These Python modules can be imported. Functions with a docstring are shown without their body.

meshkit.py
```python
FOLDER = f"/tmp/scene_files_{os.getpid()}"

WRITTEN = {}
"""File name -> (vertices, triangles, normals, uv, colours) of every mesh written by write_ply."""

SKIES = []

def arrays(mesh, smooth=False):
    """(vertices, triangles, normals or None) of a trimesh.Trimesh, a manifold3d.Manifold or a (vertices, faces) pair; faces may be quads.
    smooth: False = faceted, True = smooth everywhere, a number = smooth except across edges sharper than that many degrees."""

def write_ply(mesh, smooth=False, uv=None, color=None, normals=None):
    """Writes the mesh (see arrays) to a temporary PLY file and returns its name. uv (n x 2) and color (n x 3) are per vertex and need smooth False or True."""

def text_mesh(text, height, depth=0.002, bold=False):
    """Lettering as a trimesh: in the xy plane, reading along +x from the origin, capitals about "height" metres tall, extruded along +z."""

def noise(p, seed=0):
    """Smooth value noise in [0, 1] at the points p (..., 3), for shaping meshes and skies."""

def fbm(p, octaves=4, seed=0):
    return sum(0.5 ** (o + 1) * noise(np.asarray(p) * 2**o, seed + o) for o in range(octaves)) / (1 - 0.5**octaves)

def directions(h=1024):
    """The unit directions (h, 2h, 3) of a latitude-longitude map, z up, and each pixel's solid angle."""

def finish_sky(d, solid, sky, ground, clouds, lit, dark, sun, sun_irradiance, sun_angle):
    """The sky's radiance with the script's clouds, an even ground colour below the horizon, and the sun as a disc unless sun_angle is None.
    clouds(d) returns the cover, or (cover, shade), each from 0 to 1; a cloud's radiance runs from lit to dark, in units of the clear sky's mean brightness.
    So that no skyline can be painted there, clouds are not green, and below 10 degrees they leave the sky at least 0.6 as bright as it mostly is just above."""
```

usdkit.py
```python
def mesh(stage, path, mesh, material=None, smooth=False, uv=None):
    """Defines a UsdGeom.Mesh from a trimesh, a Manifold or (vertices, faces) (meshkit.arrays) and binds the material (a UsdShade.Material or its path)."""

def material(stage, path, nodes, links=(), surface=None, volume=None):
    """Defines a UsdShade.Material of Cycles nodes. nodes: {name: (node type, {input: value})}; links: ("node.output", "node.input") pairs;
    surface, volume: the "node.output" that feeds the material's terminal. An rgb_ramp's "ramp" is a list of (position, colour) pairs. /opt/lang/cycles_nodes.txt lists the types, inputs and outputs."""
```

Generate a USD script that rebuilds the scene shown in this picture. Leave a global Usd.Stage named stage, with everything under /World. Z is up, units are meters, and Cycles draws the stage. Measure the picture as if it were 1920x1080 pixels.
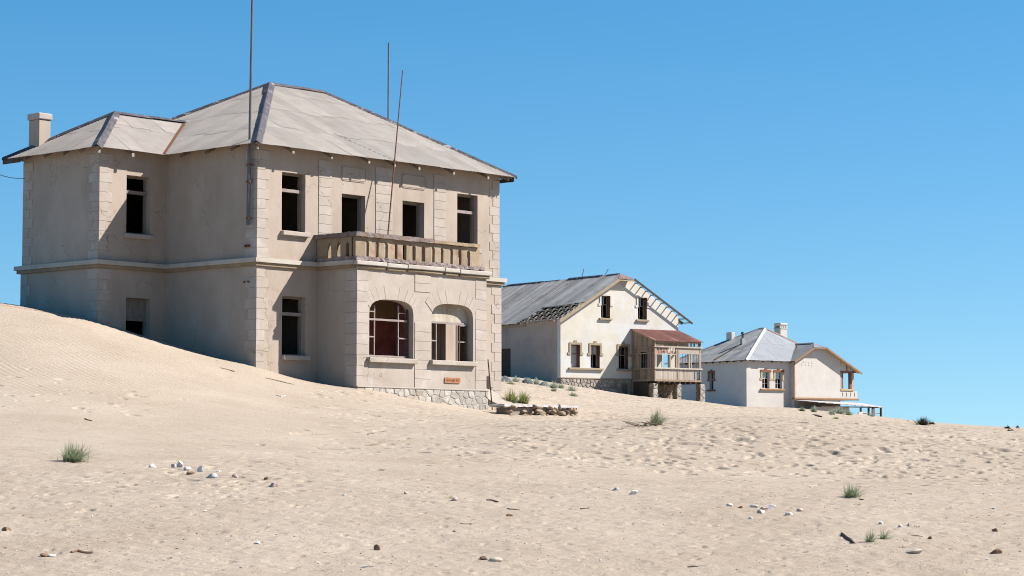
import math, random
import numpy as np, trimesh, shapely
from shapely.geometry import Polygon, box as sbox, LineString, MultiPoint, Point
from shapely.ops import voronoi_diagram
from scipy.interpolate import RBFInterpolator
import usdkit, meshkit
from pxr import Usd, UsdGeom, UsdLux, UsdShade, Gf, Sdf, Vt

stage = Usd.Stage.CreateInMemory()
UsdGeom.SetStageUpAxis(stage, 'Z'); UsdGeom.SetStageMetersPerUnit(stage, 1.0)
UsdGeom.Xform.Define(stage, '/World'); UsdGeom.Scope.Define(stage, '/World/Looks')

# ---------------------------------------------------------------- camera, sky, sun, exposure
F_PX, Y_H = 4459.0, 864.4                       # focal length and horizon, in pixels of the 1920 x 1080 photograph
PITCH = math.atan((Y_H - 540) / F_PX)
cam = UsdGeom.Camera.Define(stage, '/World/camera')
cam.AddTranslateOp().Set(Gf.Vec3d(0, 0, 0)); cam.AddRotateXOp().Set(90 + math.degrees(PITCH))
cam.CreateHorizontalApertureAttr(36.0); cam.CreateVerticalApertureAttr(20.25); cam.CreateFocalLengthAttr(36.0 * F_PX / 1920)
cam.CreateFStopAttr(0.0); cam.CreateExposureAttr(1.2); cam.CreateClippingRangeAttr(Gf.Vec2f(0.1, 100000))
SUN = np.array([1.385, 0.052, 1.26]); SUN /= np.linalg.norm(SUN)
SKY, SKY_UP, SKY_DUST, SKY_OZ, SKY_SAT, SKY_HUE = 0.07, 0.103, 0.3, 1.0, 1.47, 0.494
sky = UsdLux.DomeLight.Define(stage, '/World/sky')
sky_mat = usdkit.material(stage, '/World/Looks/sky', {
    't': ('texture_coordinate', {}), 'up': ('vector_math', dict(math_type='add', vector2=(0, 0, SKY_UP))), 'nz': ('vector_math', dict(math_type='normalize')),
    's': ('sky_texture', dict(sky_type='single_scattering', sun_disc=False, sun_elevation=math.asin(SUN[2]), sun_rotation=math.atan2(SUN[0], SUN[1]),
                              altitude=0.0, air_density=1.0, aerosol_density=SKY_DUST, ozone_density=SKY_OZ)),
    'h': ('hsv', dict(hue=SKY_HUE, saturation=SKY_SAT, value=1.0)),
    'b': ('background_shader', dict(strength=SKY))}, [('t.generated', 'up.vector1'), ('up.vector', 'nz.vector1'), ('nz.vector', 's.vector'), ('s.color', 'h.color'), ('h.color', 'b.color')], surface='b.background')
UsdShade.MaterialBindingAPI.Apply(sky.GetPrim()).Bind(sky_mat)
sun = UsdLux.DistantLight.Define(stage, '/World/sun')
sun.CreateIntensityAttr(1.25); sun.CreateAngleAttr(0.53); sun.CreateColorAttr(Gf.Vec3f(1.0, 0.972, 0.935)); sun.CreateNormalizeAttr(True)
zax = SUN; xax = np.cross([0, 0, 1.0], zax); xax /= np.linalg.norm(xax); yax = np.cross(zax, xax)
sun.AddTransformOp().Set(Gf.Matrix4d(*xax, 0, *yax, 0, *zax, 0, 0, 0, 60, 1))
sky.GetPrim().SetCustomDataByKey('kind', 'structure')

# ---------------------------------------------------------------- naming
used = {}
def numbered(parent, name):
    k = (parent, name); n = used.get(k, 0); used[k] = n + 1
    return f'{parent}/{name}' if n == 0 else f'{parent}/{name}_{n:03d}'
def tag(p, **kw):
    for k, v in kw.items():
        if v: p.SetCustomDataByKey(k, v)
class Thing:
    """An Xform at the thing's base; its parts are given in the local frame u, v and height z above the camera's level."""
    def __init__(s, name, label, cat, loc, rz=0.0, group=None, zb=0.0, origin=None):
        s.path = numbered('/World', name); s.zb = zb
        x = UsdGeom.Xform.Define(stage, s.path); x.AddTranslateOp().Set(Gf.Vec3d(float(loc[0]), float(loc[1]), float(loc[2] if len(loc) > 2 else 0) + zb))
        x.AddRotateZOp().Set(math.degrees(rz)); tag(x.GetPrim(), label=label, category=cat, group=group)
        s.prim = x.GetPrim()
    def part(s, name, mesh, m, parent=None, label=None, smooth=False, kind=None):
        v, f = (mesh.vertices, mesh.faces) if hasattr(mesh, 'vertices') else mesh
        v = np.array(v, float); v[:, 2] -= s.zb
        path = numbered(parent or s.path, name)
        p = usdkit.mesh(stage, path, trimesh.Trimesh(v, np.array(f), process=False), M[m], smooth=smooth)
        tag(p.GetPrim(), label=label, kind=kind)
        return path
def single(name, mesh, m, label, cat, group=None, smooth=False, kind=None, loc=None):
    path = numbered('/World', name)
    p = usdkit.mesh(stage, path, mesh, M[m] if isinstance(m, str) else m, smooth=smooth)
    if loc is not None: p.AddTranslateOp().Set(Gf.Vec3d(*map(float, loc)))
    tag(p.GetPrim(), label=label, category=cat, group=group, kind=kind)
    return p

# ---------------------------------------------------------------- mesh tools
def cat(ms):
    ms = [m for m in ms if m is not None]
    return ms[0] if len(ms) == 1 else trimesh.util.concatenate(ms)
def B(u0, u1, v0, v1, z0, z1):
    b = trimesh.creation.box([abs(u1 - u0), abs(v1 - v0), abs(z1 - z0)]); b.apply_translation([(u0 + u1) / 2, (v0 + v1) / 2, (z0 + z1) / 2]); return b
_c = np.array([[x, y, z] for x in (-1, 1) for y in (-1, 1) for z in (-1, 1)], float)
def CB(u0, u1, v0, v1, z0, z1, c=0.01, jit=0.0, rng=None):
    """A box with chamfered edges (24 corners), optionally with slightly uneven corners."""
    h = np.array([abs(u1 - u0), abs(v1 - v0), abs(z1 - z0)]) / 2; c = min(c, h.min() * 0.6)
    p = np.vstack([_c * np.where(np.arange(3) == k, h, h - c) for k in range(3)])
    if jit and rng is not None:
        p = p + np.tile(rng.uniform(-jit, jit, (8, 3)), (3, 1))
    m = trimesh.convex.convex_hull(p); m.apply_translation([(u0 + u1) / 2, (v0 + v1) / 2, (z0 + z1) / 2]); return m
def polyx(poly, v0, t):
    """A polygon given in (u, z), extruded in v from v0 to v0 + t."""
    out = []
    for g in getattr(poly, 'geoms', [poly]):
        if g.is_empty or g.area < 1e-6: continue
        e = trimesh.creation.extrude_polygon(g, 1.0, engine='earcut'); q = np.array(e.vertices)
        out.append(trimesh.Trimesh(np.c_[q[:, 0], v0 + q[:, 2] * t, q[:, 1]], e.faces[:, ::-1] if t > 0 else e.faces, process=False))
    return cat(out)
def polyv(poly, u0, t):
    """A polygon given in (v, z), extruded in u from u0 to u0 + t."""
    m = polyx(poly, 0, t); q = np.array(m.vertices)
    return trimesh.Trimesh(np.c_[u0 + q[:, 1], q[:, 0], q[:, 2]], m.faces[:, ::-1], process=False)
def polyz(poly, z0, t):
    out = []
    for g in getattr(poly, 'geoms', [poly]):
        e = trimesh.creation.extrude_polygon(g, t, engine='earcut'); e.apply_translation([0, 0, z0]); out.append(e)
    return cat(out)
def rod(a, b, r, sides=8, r2=None):
    a, b = np.array(a, float), np.array(b, float); d = b - a; L = np.linalg.norm(d); d /= L
    x = np.cross(d, [0, 0, 1.0] if abs(d[2]) < .9 else [1.0, 0, 0]); x /= np.linalg.norm(x); y = np.cross(d, x)
    t = np.arange(sides) * 2 * np.pi / sides; ring = np.cos(t)[:, None] * x + np.sin(t)[:, None] * y
    v = np.vstack([a + ring * r, b + ring * (r if r2 is None else r2), [a], [b]])
    i = np.arange(sides); j = (i + 1) % sides
    f = np.vstack([np.c_[i, j, j + sides], np.c_[i, j + sides, i + sides], np.c_[np.full(sides, 2 * sides), j, i], np.c_[np.full(sides, 2 * sides + 1), i + sides, j + sides]])
    return trimesh.Trimesh(v, f, process=False)
def bar(a, b, w, h, up=(0, 0, 1)):
    a, b = np.array(a, float), np.array(b, float); d = b - a; L = np.linalg.norm(d); d /= L
    s = np.cross(d, up); s /= np.linalg.norm(s); n = np.cross(s, d)
    m = trimesh.creation.box([L, w, h]); T = np.eye(4); T[:3, 0], T[:3, 1], T[:3, 2], T[:3, 3] = d, s, n, (a + b) / 2
    m.apply_transform(T); return m
def rubble(band, n, rng, gap=0.025, flat=1.0):
    from shapely import affinity
    if flat != 1.0: return [affinity.scale(q, flat, 1, origin=(0, 0)) for q in rubble(affinity.scale(band, 1 / flat, 1, origin=(0, 0)), n, rng, gap)]
    """Voronoi stones of a band in (a, z): a list of polygons with mortar gaps."""
    x0, y0, x1, y1 = band.bounds
    k = max(1, int(round(math.sqrt(n * (y1 - y0) / (x1 - x0))))); c = max(1, n // k)
    pts = [(x0 + (i + .5 + .5 * (j % 2) + rng.uniform(-.33, .33)) * (x1 - x0) / c, y0 + (j + .5 + rng.uniform(-.3, .3)) * (y1 - y0) / k) for j in range(k) for i in range(c)]
    out = []
    for g in voronoi_diagram(MultiPoint(pts), envelope=band).geoms:
        g = g.intersection(band).buffer(-gap)
        if not g.is_empty and g.geom_type == 'Polygon' and g.area > .004:
            g = g.buffer(-.03).buffer(.03, quad_segs=2) if g.area > .02 else g
            if g.geom_type == 'Polygon' and not g.is_empty: out.append(g.simplify(.012))
    return out
def stone(poly, proud, rng):
    """A stone with a rounded face: polygon ring at the wall, smaller ring in front. Local frame: x along, y outwards, z up."""
    q = np.array(poly.exterior.coords)[:-1]; c = q.mean(0); n = len(q)
    if poly.exterior.is_ccw is False: q = q[::-1]
    inner = c + (q - c) * rng.uniform(.72, .86)
    pr = proud * rng.uniform(.6, 1.3)
    v = np.vstack([np.c_[q[:, 0], np.zeros(n), q[:, 1]], np.c_[q[:, 0], np.full(n, pr * .6), q[:, 1]], np.c_[inner[:, 0], pr + rng.uniform(-.008, .008, n), inner[:, 1]], [[c[0], pr, c[1]]]])
    i = np.arange(n); j = (i + 1) % n; f = []
    for a, b in ((0, n), (n, 2 * n)): f += [np.c_[a + i, a + j, b + j], np.c_[a + i, b + j, b + i]]
    f.append(np.c_[2 * n + i, 2 * n + j, np.full(n, 3 * n)])
    return v, np.vstack(f)
def on_front(vf, v0):                     # outwards is -v
    v, f = vf; return np.c_[v[:, 0], v0 - v[:, 1], v[:, 2]], f
def on_left(vf, u0):                      # outwards is -u
    v, f = vf; return np.c_[u0 - v[:, 1], v[:, 0], v[:, 2]], f[:, ::-1]
def on_right(vf, u0):
    v, f = vf; return np.c_[u0 + v[:, 1], v[:, 0], v[:, 2]], f
def corrugated(O, es, et, lo, hi, rows, width, pitch=.076, amp=.0095, seed=0, lift=.0035, skip=()):
    """Corrugated sheets covering the roof plane between lo(s) and hi(s); returns one mesh per sheet."""
    rng = np.random.default_rng(seed); O, es, et = (np.array(x, float) for x in (O, es, et)); n = np.cross(es, et); n /= np.linalg.norm(n)
    if n[2] < 0: n = -n
    s0, s1 = lo[0][0], lo[-1][0]; lo, hi = np.array(lo, float), np.array(hi, float); out = []
    cols = np.arange(s0, s1 - .1, width); cols = np.r_[cols, s1]
    for c in range(len(cols) - 1):
        s = np.linspace(cols[c], cols[c + 1] + (.03 if c < len(cols) - 2 else 0), max(3, int((cols[c + 1] - cols[c]) / pitch * 4)))
        L, H = np.interp(s, lo[:, 0], lo[:, 1]), np.interp(s, hi[:, 0], hi[:, 1])
        sh = rng.uniform(-.2, .2)
        for r in range(len(rows) - 1):
            ra, rb = rows[r] + (sh if r else -9), rows[r + 1] + (sh if r < len(rows) - 2 else 9)
            t0, t1 = np.maximum(L, ra - (.1 if r else 0)), np.minimum(H, rb)
            if (c, r) in skip or (t1 - t0).max() < .03: continue
            t1 = np.maximum(t0, t1); e = rng.uniform(0, .012, 2)
            if r == 0: t0 = t0 - rng.uniform(-.02, .035)
            w = amp * np.sin(2 * np.pi * s / pitch); up = lift * .35 + lift * (r > 0) + np.interp(s, [s[0], s[-1]], e)
            p0 = O + s[:, None] * es + t0[:, None] * et + (w + up)[:, None] * n
            p1 = O + s[:, None] * es + t1[:, None] * et + (w + .003)[:, None] * n
            k = len(s); i = np.arange(k - 1); ok = (t1[:-1] > t0[:-1] + 1e-4) | (t1[1:] > t0[1:] + 1e-4); i = i[ok]
            out.append((np.vstack([p0, p1]), np.vstack([np.c_[i, i + 1, i + 1 + k], np.c_[i, i + 1 + k, i + k]])))
    return out
def unit(a): a = np.array(a, float); return a / np.linalg.norm(a)

# ---------------------------------------------------------------- materials
M = {}
ALB = 0.55
def dim(c): return tuple(ALB * float(x) for x in c)
def mat(name, c1, c2, scale=3.0, rough=.85, bump=.15, bscale=60.0, stretch=(1, 1, 1), stain=None, stain_scale=.7, stain_amt=.5, vary=0.0, spec=.25, bdist=.01, third=None, metallic=0.0, crack=0.0):
    c1, c2, stain = dim(c1), dim(c2), dim(stain) if stain else None; third = (dim(third[0]), *third[1:]) if third else None
    nodes = {'g': ('geometry', {}), 'm': ('mapping', dict(scale=stretch)), 'n': ('noise_texture', dict(scale=scale, detail=6.0, roughness=.62)),
             'r': ('rgb_ramp', {'ramp': [(.3, c1), (.7, c2)]}), 'nb': ('noise_texture', dict(scale=bscale, detail=4.0, roughness=.6)),
             'b': ('bump', dict(strength=bump, distance=bdist)), 'p': ('principled_bsdf', dict(roughness=rough, specular_ior_level=spec, metallic=metallic))}
    links = [('g.position', 'm.vector'), ('m.vector', 'n.vector'), ('n.fac', 'r.fac'), ('g.position', 'nb.vector'), ('nb.fac', 'b.height'), ('b.normal', 'p.normal')]
    out = 'r.color'
    if stain:
        nodes |= {'sn': ('noise_texture', dict(scale=stain_scale, detail=7.0, roughness=.68)), 'sr': ('rgb_ramp', {'ramp': [(.5, (0, 0, 0)), (.68, (stain_amt,) * 3)]}), 'sm': ('mix', dict(color2=stain))}
        links += [('m.vector', 'sn.vector'), ('sn.fac', 'sr.fac'), ('sr.color', 'sm.fac'), (out, 'sm.color1')]; out = 'sm.color'
    if third:
        c3, sc3, lo3, hi3, amt3 = third
        nodes |= {'tn': ('noise_texture', dict(scale=sc3, detail=5.0, roughness=.7)), 'tr': ('rgb_ramp', {'ramp': [(lo3, (0, 0, 0)), (hi3, (amt3,) * 3)]}), 'tm': ('mix', dict(color2=c3))}
        links += [('g.position', 'tn.vector'), ('tn.fac', 'tr.fac'), ('tr.color', 'tm.fac'), (out, 'tm.color1')]; out = 'tm.color'
    if vary:
        nodes |= {'o': ('object_info', {}), 'mr': ('map_range', dict(from_min=0.0, from_max=1.0, to_min=1 - vary, to_max=1 + vary)), 'hv': ('hsv', dict(hue=.5, saturation=1.0, fac=1.0))}
        links += [('o.random', 'mr.value'), ('mr.result', 'hv.value'), (out, 'hv.color')]; out = 'hv.color'
    if crack:
        nodes |= {'cn': ('noise_texture', dict(scale=2.2, detail=4.0, roughness=.6)), 'cs': ('vector_math', dict(math_type='scale', scale=.9)), 'ca': ('vector_math', dict(math_type='add')), 'cv': ('voronoi_texture', dict(feature='distance_to_edge', scale=.75)),
                  'cr': ('rgb_ramp', {'ramp': [(0.0, (1, 1, 1)), (.012, (0, 0, 0))]}), 'ck': ('noise_texture', dict(scale=.45, detail=2.0)), 'cm': ('rgb_ramp', {'ramp': [(.54, (0, 0, 0)), (.6, (crack,) * 3)]}), 'cx': ('mix', dict(mix_type='multiply', fac=1.0)), 'cd': ('mix', dict(color2=dim((.16, .11, .08))))}
        links += [('g.position', 'cn.vector'), ('cn.color', 'cs.vector1'), ('g.position', 'ca.vector1'), ('cs.vector', 'ca.vector2'), ('ca.vector', 'cv.vector'), ('cv.distance', 'cr.fac'), ('g.position', 'ck.vector'), ('ck.fac', 'cm.fac'), ('cr.color', 'cx.color1'), ('cm.color', 'cx.color2'), ('cx.color', 'cd.fac'), (out, 'cd.color1')]; out = 'cd.color'
    links.append((out, 'p.base_color'))
    M[name] = usdkit.material(stage, '/World/Looks/' + name, nodes, links, surface='p.BSDF')
mat('plaster', (.485, .382, .297), (.585, .470, .372), 1.3, bump=.35, bscale=25, stretch=(1, 1, .45), stain=(.41, .315, .235), stain_scale=.55, stain_amt=.55, third=((.6, .535, .47), .8, .55, .75, .5), crack=.7)
mat('plaster_pale', (.515, .425, .347), (.605, .51, .425), 1.5, bump=.3, bscale=25, stain=(.46, .36, .27), stain_scale=.9, stain_amt=.5, vary=.035, third=((.68, .61, .56), 1.1, .54, .68, .6), crack=.8)
mat('cornice_pale', (.56, .49, .41), (.66, .59, .5), 2.0, bump=.3, bscale=18, stain=(.4, .3, .22), stain_scale=1.2, stain_amt=.5, vary=.03)
mat('cornice_brown', (.36, .26, .16), (.46, .34, .22), 2.0, bump=.3, bscale=18, stain=(.24, .16, .1), stain_scale=1.2, stain_amt=.5)
mat('balustrade', (.34, .24, .145), (.47, .36, .24), 2.2, bump=.5, bscale=18, stain=(.3, .14, .085), stain_scale=1.0, stain_amt=.85, vary=.15, third=((.55, .46, .36), 1.5, .52, .7, .6))
mat('coping', (.2, .15, .125), (.32, .25, .22), 3.0, bump=.8, bscale=14, bdist=.02, stain=(.25, .13, .07), stain_scale=1.3, stain_amt=.7)
mat('rough_concrete', (.24, .18, .17), (.44, .36, .33), 6.0, bump=.9, bscale=14, bdist=.03, stain=(.18, .09, .06), stain_scale=1.6, stain_amt=.7)
mat('roof_pale', (.405, .345, .295), (.49, .43, .37), 1.6, rough=.7, bump=.1, bscale=60, stain=(.42, .35, .29), stain_scale=1.5, stain_amt=.55, vary=.1, third=((.3, .21, .15), 6.0, .62, .7, .45))
mat('hip_cap', (.05, .042, .045), (.17, .145, .15), 5.0, rough=.6, bump=.3, bscale=20, third=((.5, .43, .4), 3.0, .58, .64, .8))
mat('timber_dark', (.075, .045, .03), (.14, .09, .06), 4.0, bump=.3, bscale=40)
mat('timber_frame', (.22, .17, .13), (.36, .3, .245), 5.0, bump=.4, bscale=40, stretch=(1, 1, .2), vary=.1)
mat('frame_white', (.33, .26, .23), (.47, .39, .35), 5.0, bump=.2, bscale=40, stain=(.3, .2, .15), stain_scale=6, stain_amt=.6)
mat('rafter_end', (.42, .35, .28), (.5, .42, .35), 5.0, bump=.2)
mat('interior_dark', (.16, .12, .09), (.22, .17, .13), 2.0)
mat('interior_red', (.62, .2, .175), (.75, .28, .245), 1.2, stain=(.12, .04, .03), stain_amt=.6)
mat('interior_ochre', (.6, .42, .22), (.7, .5, .28), 2.0)
mat('interior_pink', (.75, .45, .42), (.8, .5, .47), 2.0)
mat('board_stained', (.55, .47, .36), (.68, .6, .48), 2.0, stretch=(1, 1, .4), stain=(.32, .2, .1), stain_scale=1.5, stain_amt=.7)
mat('stone_pale', (.42, .36, .3), (.62, .56, .48), 3.0, bump=.6, bscale=12, bdist=.02, vary=.16, stain=(.4, .28, .17), stain_scale=1.1, stain_amt=.5)
mat('stone_grey', (.38, .32, .26), (.62, .53, .44), 3.0, bump=.6, bscale=12, bdist=.02, vary=.22, stain=(.2, .15, .11), stain_scale=1.1, stain_amt=.5)
mat('stone_brown', (.34, .23, .14), (.55, .43, .31), 3.0, bump=.7, bscale=14, bdist=.02, vary=.2, stain=(.22, .12, .06), stain_scale=2, stain_amt=.6)
mat('mortar', (.34, .27, .21), (.46, .38, .3), 6.0, bump=.7, bscale=20, bdist=.02)
mat('cement', (.46, .385, .315), (.55, .465, .385), 2.5, bump=.4, bscale=20, stain=(.45, .36, .27), stain_amt=.6)
mat('plaque', (.42, .17, .075), (.55, .25, .12), 8.0, bump=.3)
mat('plaque_letter', (.13, .05, .025), (.2, .08, .04), 8.0)
mat('metal_grey', (.12, .115, .115), (.22, .21, .21), 8.0, rough=.5, stretch=(1, 1, .2), stain=(.16, .07, .04), stain_scale=3, stain_amt=.6)
mat('metal_rust', (.16, .065, .035), (.26, .11, .06), 8.0, rough=.8)
mat('cream_wall', (.78, .70, .57), (.88, .80, .68), 1.1, bump=.25, bscale=14, stain=(.72, .68, .655), stain_scale=.45, stain_amt=.75, third=((.87, .84, .81), .5, .48, .6, .8))
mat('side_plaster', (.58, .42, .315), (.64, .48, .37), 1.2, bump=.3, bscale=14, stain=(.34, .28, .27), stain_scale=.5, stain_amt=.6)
mat('roof_grey', (.34, .325, .305), (.45, .43, .405), .9, rough=.55, bump=.05, stretch=(1, 1, 1), stain=(.2, .18, .165), stain_scale=.8, stain_amt=.6, vary=.2, spec=.4)
mat('roof_light', (.42, .42, .42), (.48, .48, .48), .9, rough=.5, bump=.05, stain=(.38, .37, .36), stain_scale=.8, stain_amt=.5, vary=.06, spec=.4)
mat('rust_sheet', (.17, .065, .05), (.25, .10, .08), 2.5, rough=.8, bump=.1, stain=(.36, .2, .14), stain_scale=2, stain_amt=.5, vary=.15)
mat('rust_pale', (.36, .22, .17), (.48, .32, .26), 2.5, rough=.8, stain=(.25, .13, .1), stain_scale=2, stain_amt=.6)
mat('plank', (.29, .2, .125), (.46, .34, .235), 5.0, bump=.4, bscale=30, stretch=(1, 1, .15), vary=.28, stain=(.14, .1, .075), stain_scale=3, stain_amt=.6)
mat('plank_pale', (.54, .44, .34), (.72, .62, .5), 5.0, bump=.4, bscale=30, stretch=(1, 1, .15), vary=.14, stain=(.3, .23, .17), stain_scale=3, stain_amt=.6)
mat('lath', (.55, .43, .31), (.7, .57, .43), 5.0, bump=.3, vary=.15)
mat('trim_tan', (.42, .32, .2), (.52, .41, .28), 3.0, bump=.3, bscale=25)
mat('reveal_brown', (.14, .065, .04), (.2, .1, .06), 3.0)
mat('blind_white', (.52, .48, .43), (.62, .58, .53), 3.0, stretch=(1, 1, .3))
mat('house_white', (.76, .685, .60), (.84, .765, .68), 1.2, bump=.2, bscale=14, stain=(.68, .59, .54), stain_scale=.5, stain_amt=.4)
mat('trim_orange', (.4, .21, .1), (.5, .28, .14), 3.0, bump=.2)
mat('trim_brown', (.26, .1, .05), (.33, .14, .075), 3.0, bump=.2)
mat('trim_yellow', (.58, .43, .24), (.66, .5, .3), 3.0, bump=.2)
mat('white_paint', (.68, .64, .6), (.76, .72, .68), 4.0)
mat('canvas', (.6, .55, .5), (.72, .68, .64), 2.0, bump=.4, bscale=8, stain=(.4, .33, .28), stain_scale=1.2, stain_amt=.6)
mat('wood_debris', (.09, .055, .035), (.17, .11, .07), 6.0, bump=.5, bscale=50)
mat('wood_pale', (.25, .17, .1), (.4, .3, .2), 6.0, bump=.5, bscale=50)
mat('rock_white', (.86, .75, .66), (1.0, .9, .82), 9.0, bump=.6, bscale=40)
mat('rock_pink', (.6, .42, .36), (.8, .62, .55), 9.0, bump=.6, bscale=40)
mat('rock_brown', (.26, .14, .08), (.4, .24, .14), 9.0, bump=.6, bscale=40)
mat('rock_grey', (.55, .52, .49), (.72, .69, .66), 9.0, bump=.6, bscale=40)
mat('rock_tan', (.58, .46, .35), (.78, .65, .52), 9.0, bump=.6, bscale=40)
mat('pebble', (.3, .22, .17), (.6, .52, .45), 3.0, bump=.2, vary=.5)
def leaf_mat(name, c1, c2, tr=.35):
    c1, c2 = dim(c1), dim(c2)
    M[name] = usdkit.material(stage, '/World/Looks/' + name, {
        'g': ('geometry', {}), 'r': ('rgb_ramp', {'ramp': [(0.0, c1), (1.0, c2)]}), 'd': ('diffuse_bsdf', {}), 't': ('translucent_bsdf', {}), 'x': ('mix_closure', dict(fac=tr))},
        [('g.random_per_island', 'r.fac'), ('r.color', 'd.color'), ('r.color', 't.color'), ('d.BSDF', 'x.closure1'), ('t.BSDF', 'x.closure2')], surface='x.closure')
leaf_mat('grass_green', (.4, .45, .26), (.95, .92, .66)); leaf_mat('grass_grey', (.55, .6, .44), (.95, .95, .78)); leaf_mat('grass_yellow', (.42, .45, .18), (.8, .76, .4))
leaf_mat('shrub_blue', (.6, .66, .64), (.9, .95, .92)); leaf_mat('grass_dry', (.32, .25, .14), (.46, .37, .23)); leaf_mat('bush_dark', (.07, .055, .04), (.15, .11, .085)); leaf_mat('bush_lime', (.34, .4, .1), (.6, .66, .22))
M['glass'] = usdkit.material(stage, '/World/Looks/glass', {'f': ('fresnel', dict(IOR=1.5)), 't': ('transparent_bsdf', dict(color=(.92, .95, .94))), 'g': ('glossy_bsdf', dict(roughness=.03, color=(.9, .9, .9))), 'x': ('mix_closure', {})},
    [('f.fac', 'x.fac'), ('t.BSDF', 'x.closure1'), ('g.BSDF', 'x.closure2')], surface='x.closure')
# sand: fine grain, paler and darker drifts, gravelly specks near the camera
M['sand'] = usdkit.material(stage, '/World/Looks/sand', {
    'g': ('geometry', {}), 'n1': ('noise_texture', dict(scale=.35, detail=5.0, roughness=.6)), 'r1': ('rgb_ramp', {'ramp': [(.32, dim((.52, .408, .303))), (.68, dim((.60, .485, .372)))]}),
    'n2': ('noise_texture', dict(scale=9.0, detail=6.0, roughness=.7)), 'r2': ('rgb_ramp', {'ramp': [(.25, (.8, .8, .8)), (.5, (1.0, 1.0, 1.0)), (.8, (1.1, 1.1, 1.1))]}), 'mx': ('mix', dict(mix_type='multiply', fac=1.0)),
    'n3': ('noise_texture', dict(scale=55.0, detail=3.0, roughness=.7)), 'b1': ('bump', dict(strength=.7, distance=.015)), 'n4': ('noise_texture', dict(scale=14.0, detail=4.0, roughness=.65)), 'b2': ('bump', dict(strength=.8, distance=.03)),
    'n5': ('noise_texture', dict(scale=38.0, detail=2.0, roughness=.5)), 'r5': ('rgb_ramp', {'ramp': [(.66, (0, 0, 0)), (.72, (.55, .55, .55))]}), 'm5': ('mix', dict(color2=dim((.27, .185, .125)))),
    'p': ('principled_bsdf', dict(roughness=.95, specular_ior_level=.1))},
    [('g.position', 'n1.vector'), ('n1.fac', 'r1.fac'), ('g.position', 'n2.vector'), ('n2.fac', 'r2.fac'), ('r1.color', 'mx.color1'), ('r2.color', 'mx.color2'), ('g.position', 'n3.vector'), ('n3.fac', 'b1.height'),
     ('g.position', 'n4.vector'), ('n4.fac', 'b2.height'), ('b1.normal', 'b2.normal'), ('g.position', 'n5.vector'), ('n5.fac', 'r5.fac'), ('r5.color', 'm5.fac'), ('mx.color', 'm5.color1'), ('m5.color', 'p.base_color'), ('b2.normal', 'p.normal')], surface='p.BSDF')

# ---------------------------------------------------------------- survey: pixel rays and the frames of the three houses
def ray(x, y):
    a, b = (x - 960) / F_PX, (540 - y) / F_PX; c, s = math.cos(PITCH), math.sin(PITCH)
    d = np.array([a, c - b * s, s + b * c]); return d / d[1]
class Frame:
    def __init__(s, x0, d, yaw): s.P = np.array([x0, d, 0.0]); s.yaw = math.radians(yaw); s.U = np.array([math.cos(s.yaw), math.sin(s.yaw), 0]); s.V = np.array([-s.U[1], s.U[0], 0])
    def w(s, u, v, z=0.0): return s.P + u * s.U + v * s.V + np.array([0, 0, z])
    def local(s, xy): d = np.asarray(xy, float) - s.P[:2]; return d @ s.U[:2], d @ s.V[:2]
H1, H2, H3 = Frame(-8.736, 81, 48.322), Frame(3.37, 165, 35.29), Frame(21.2, 215, 34.53)

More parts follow.
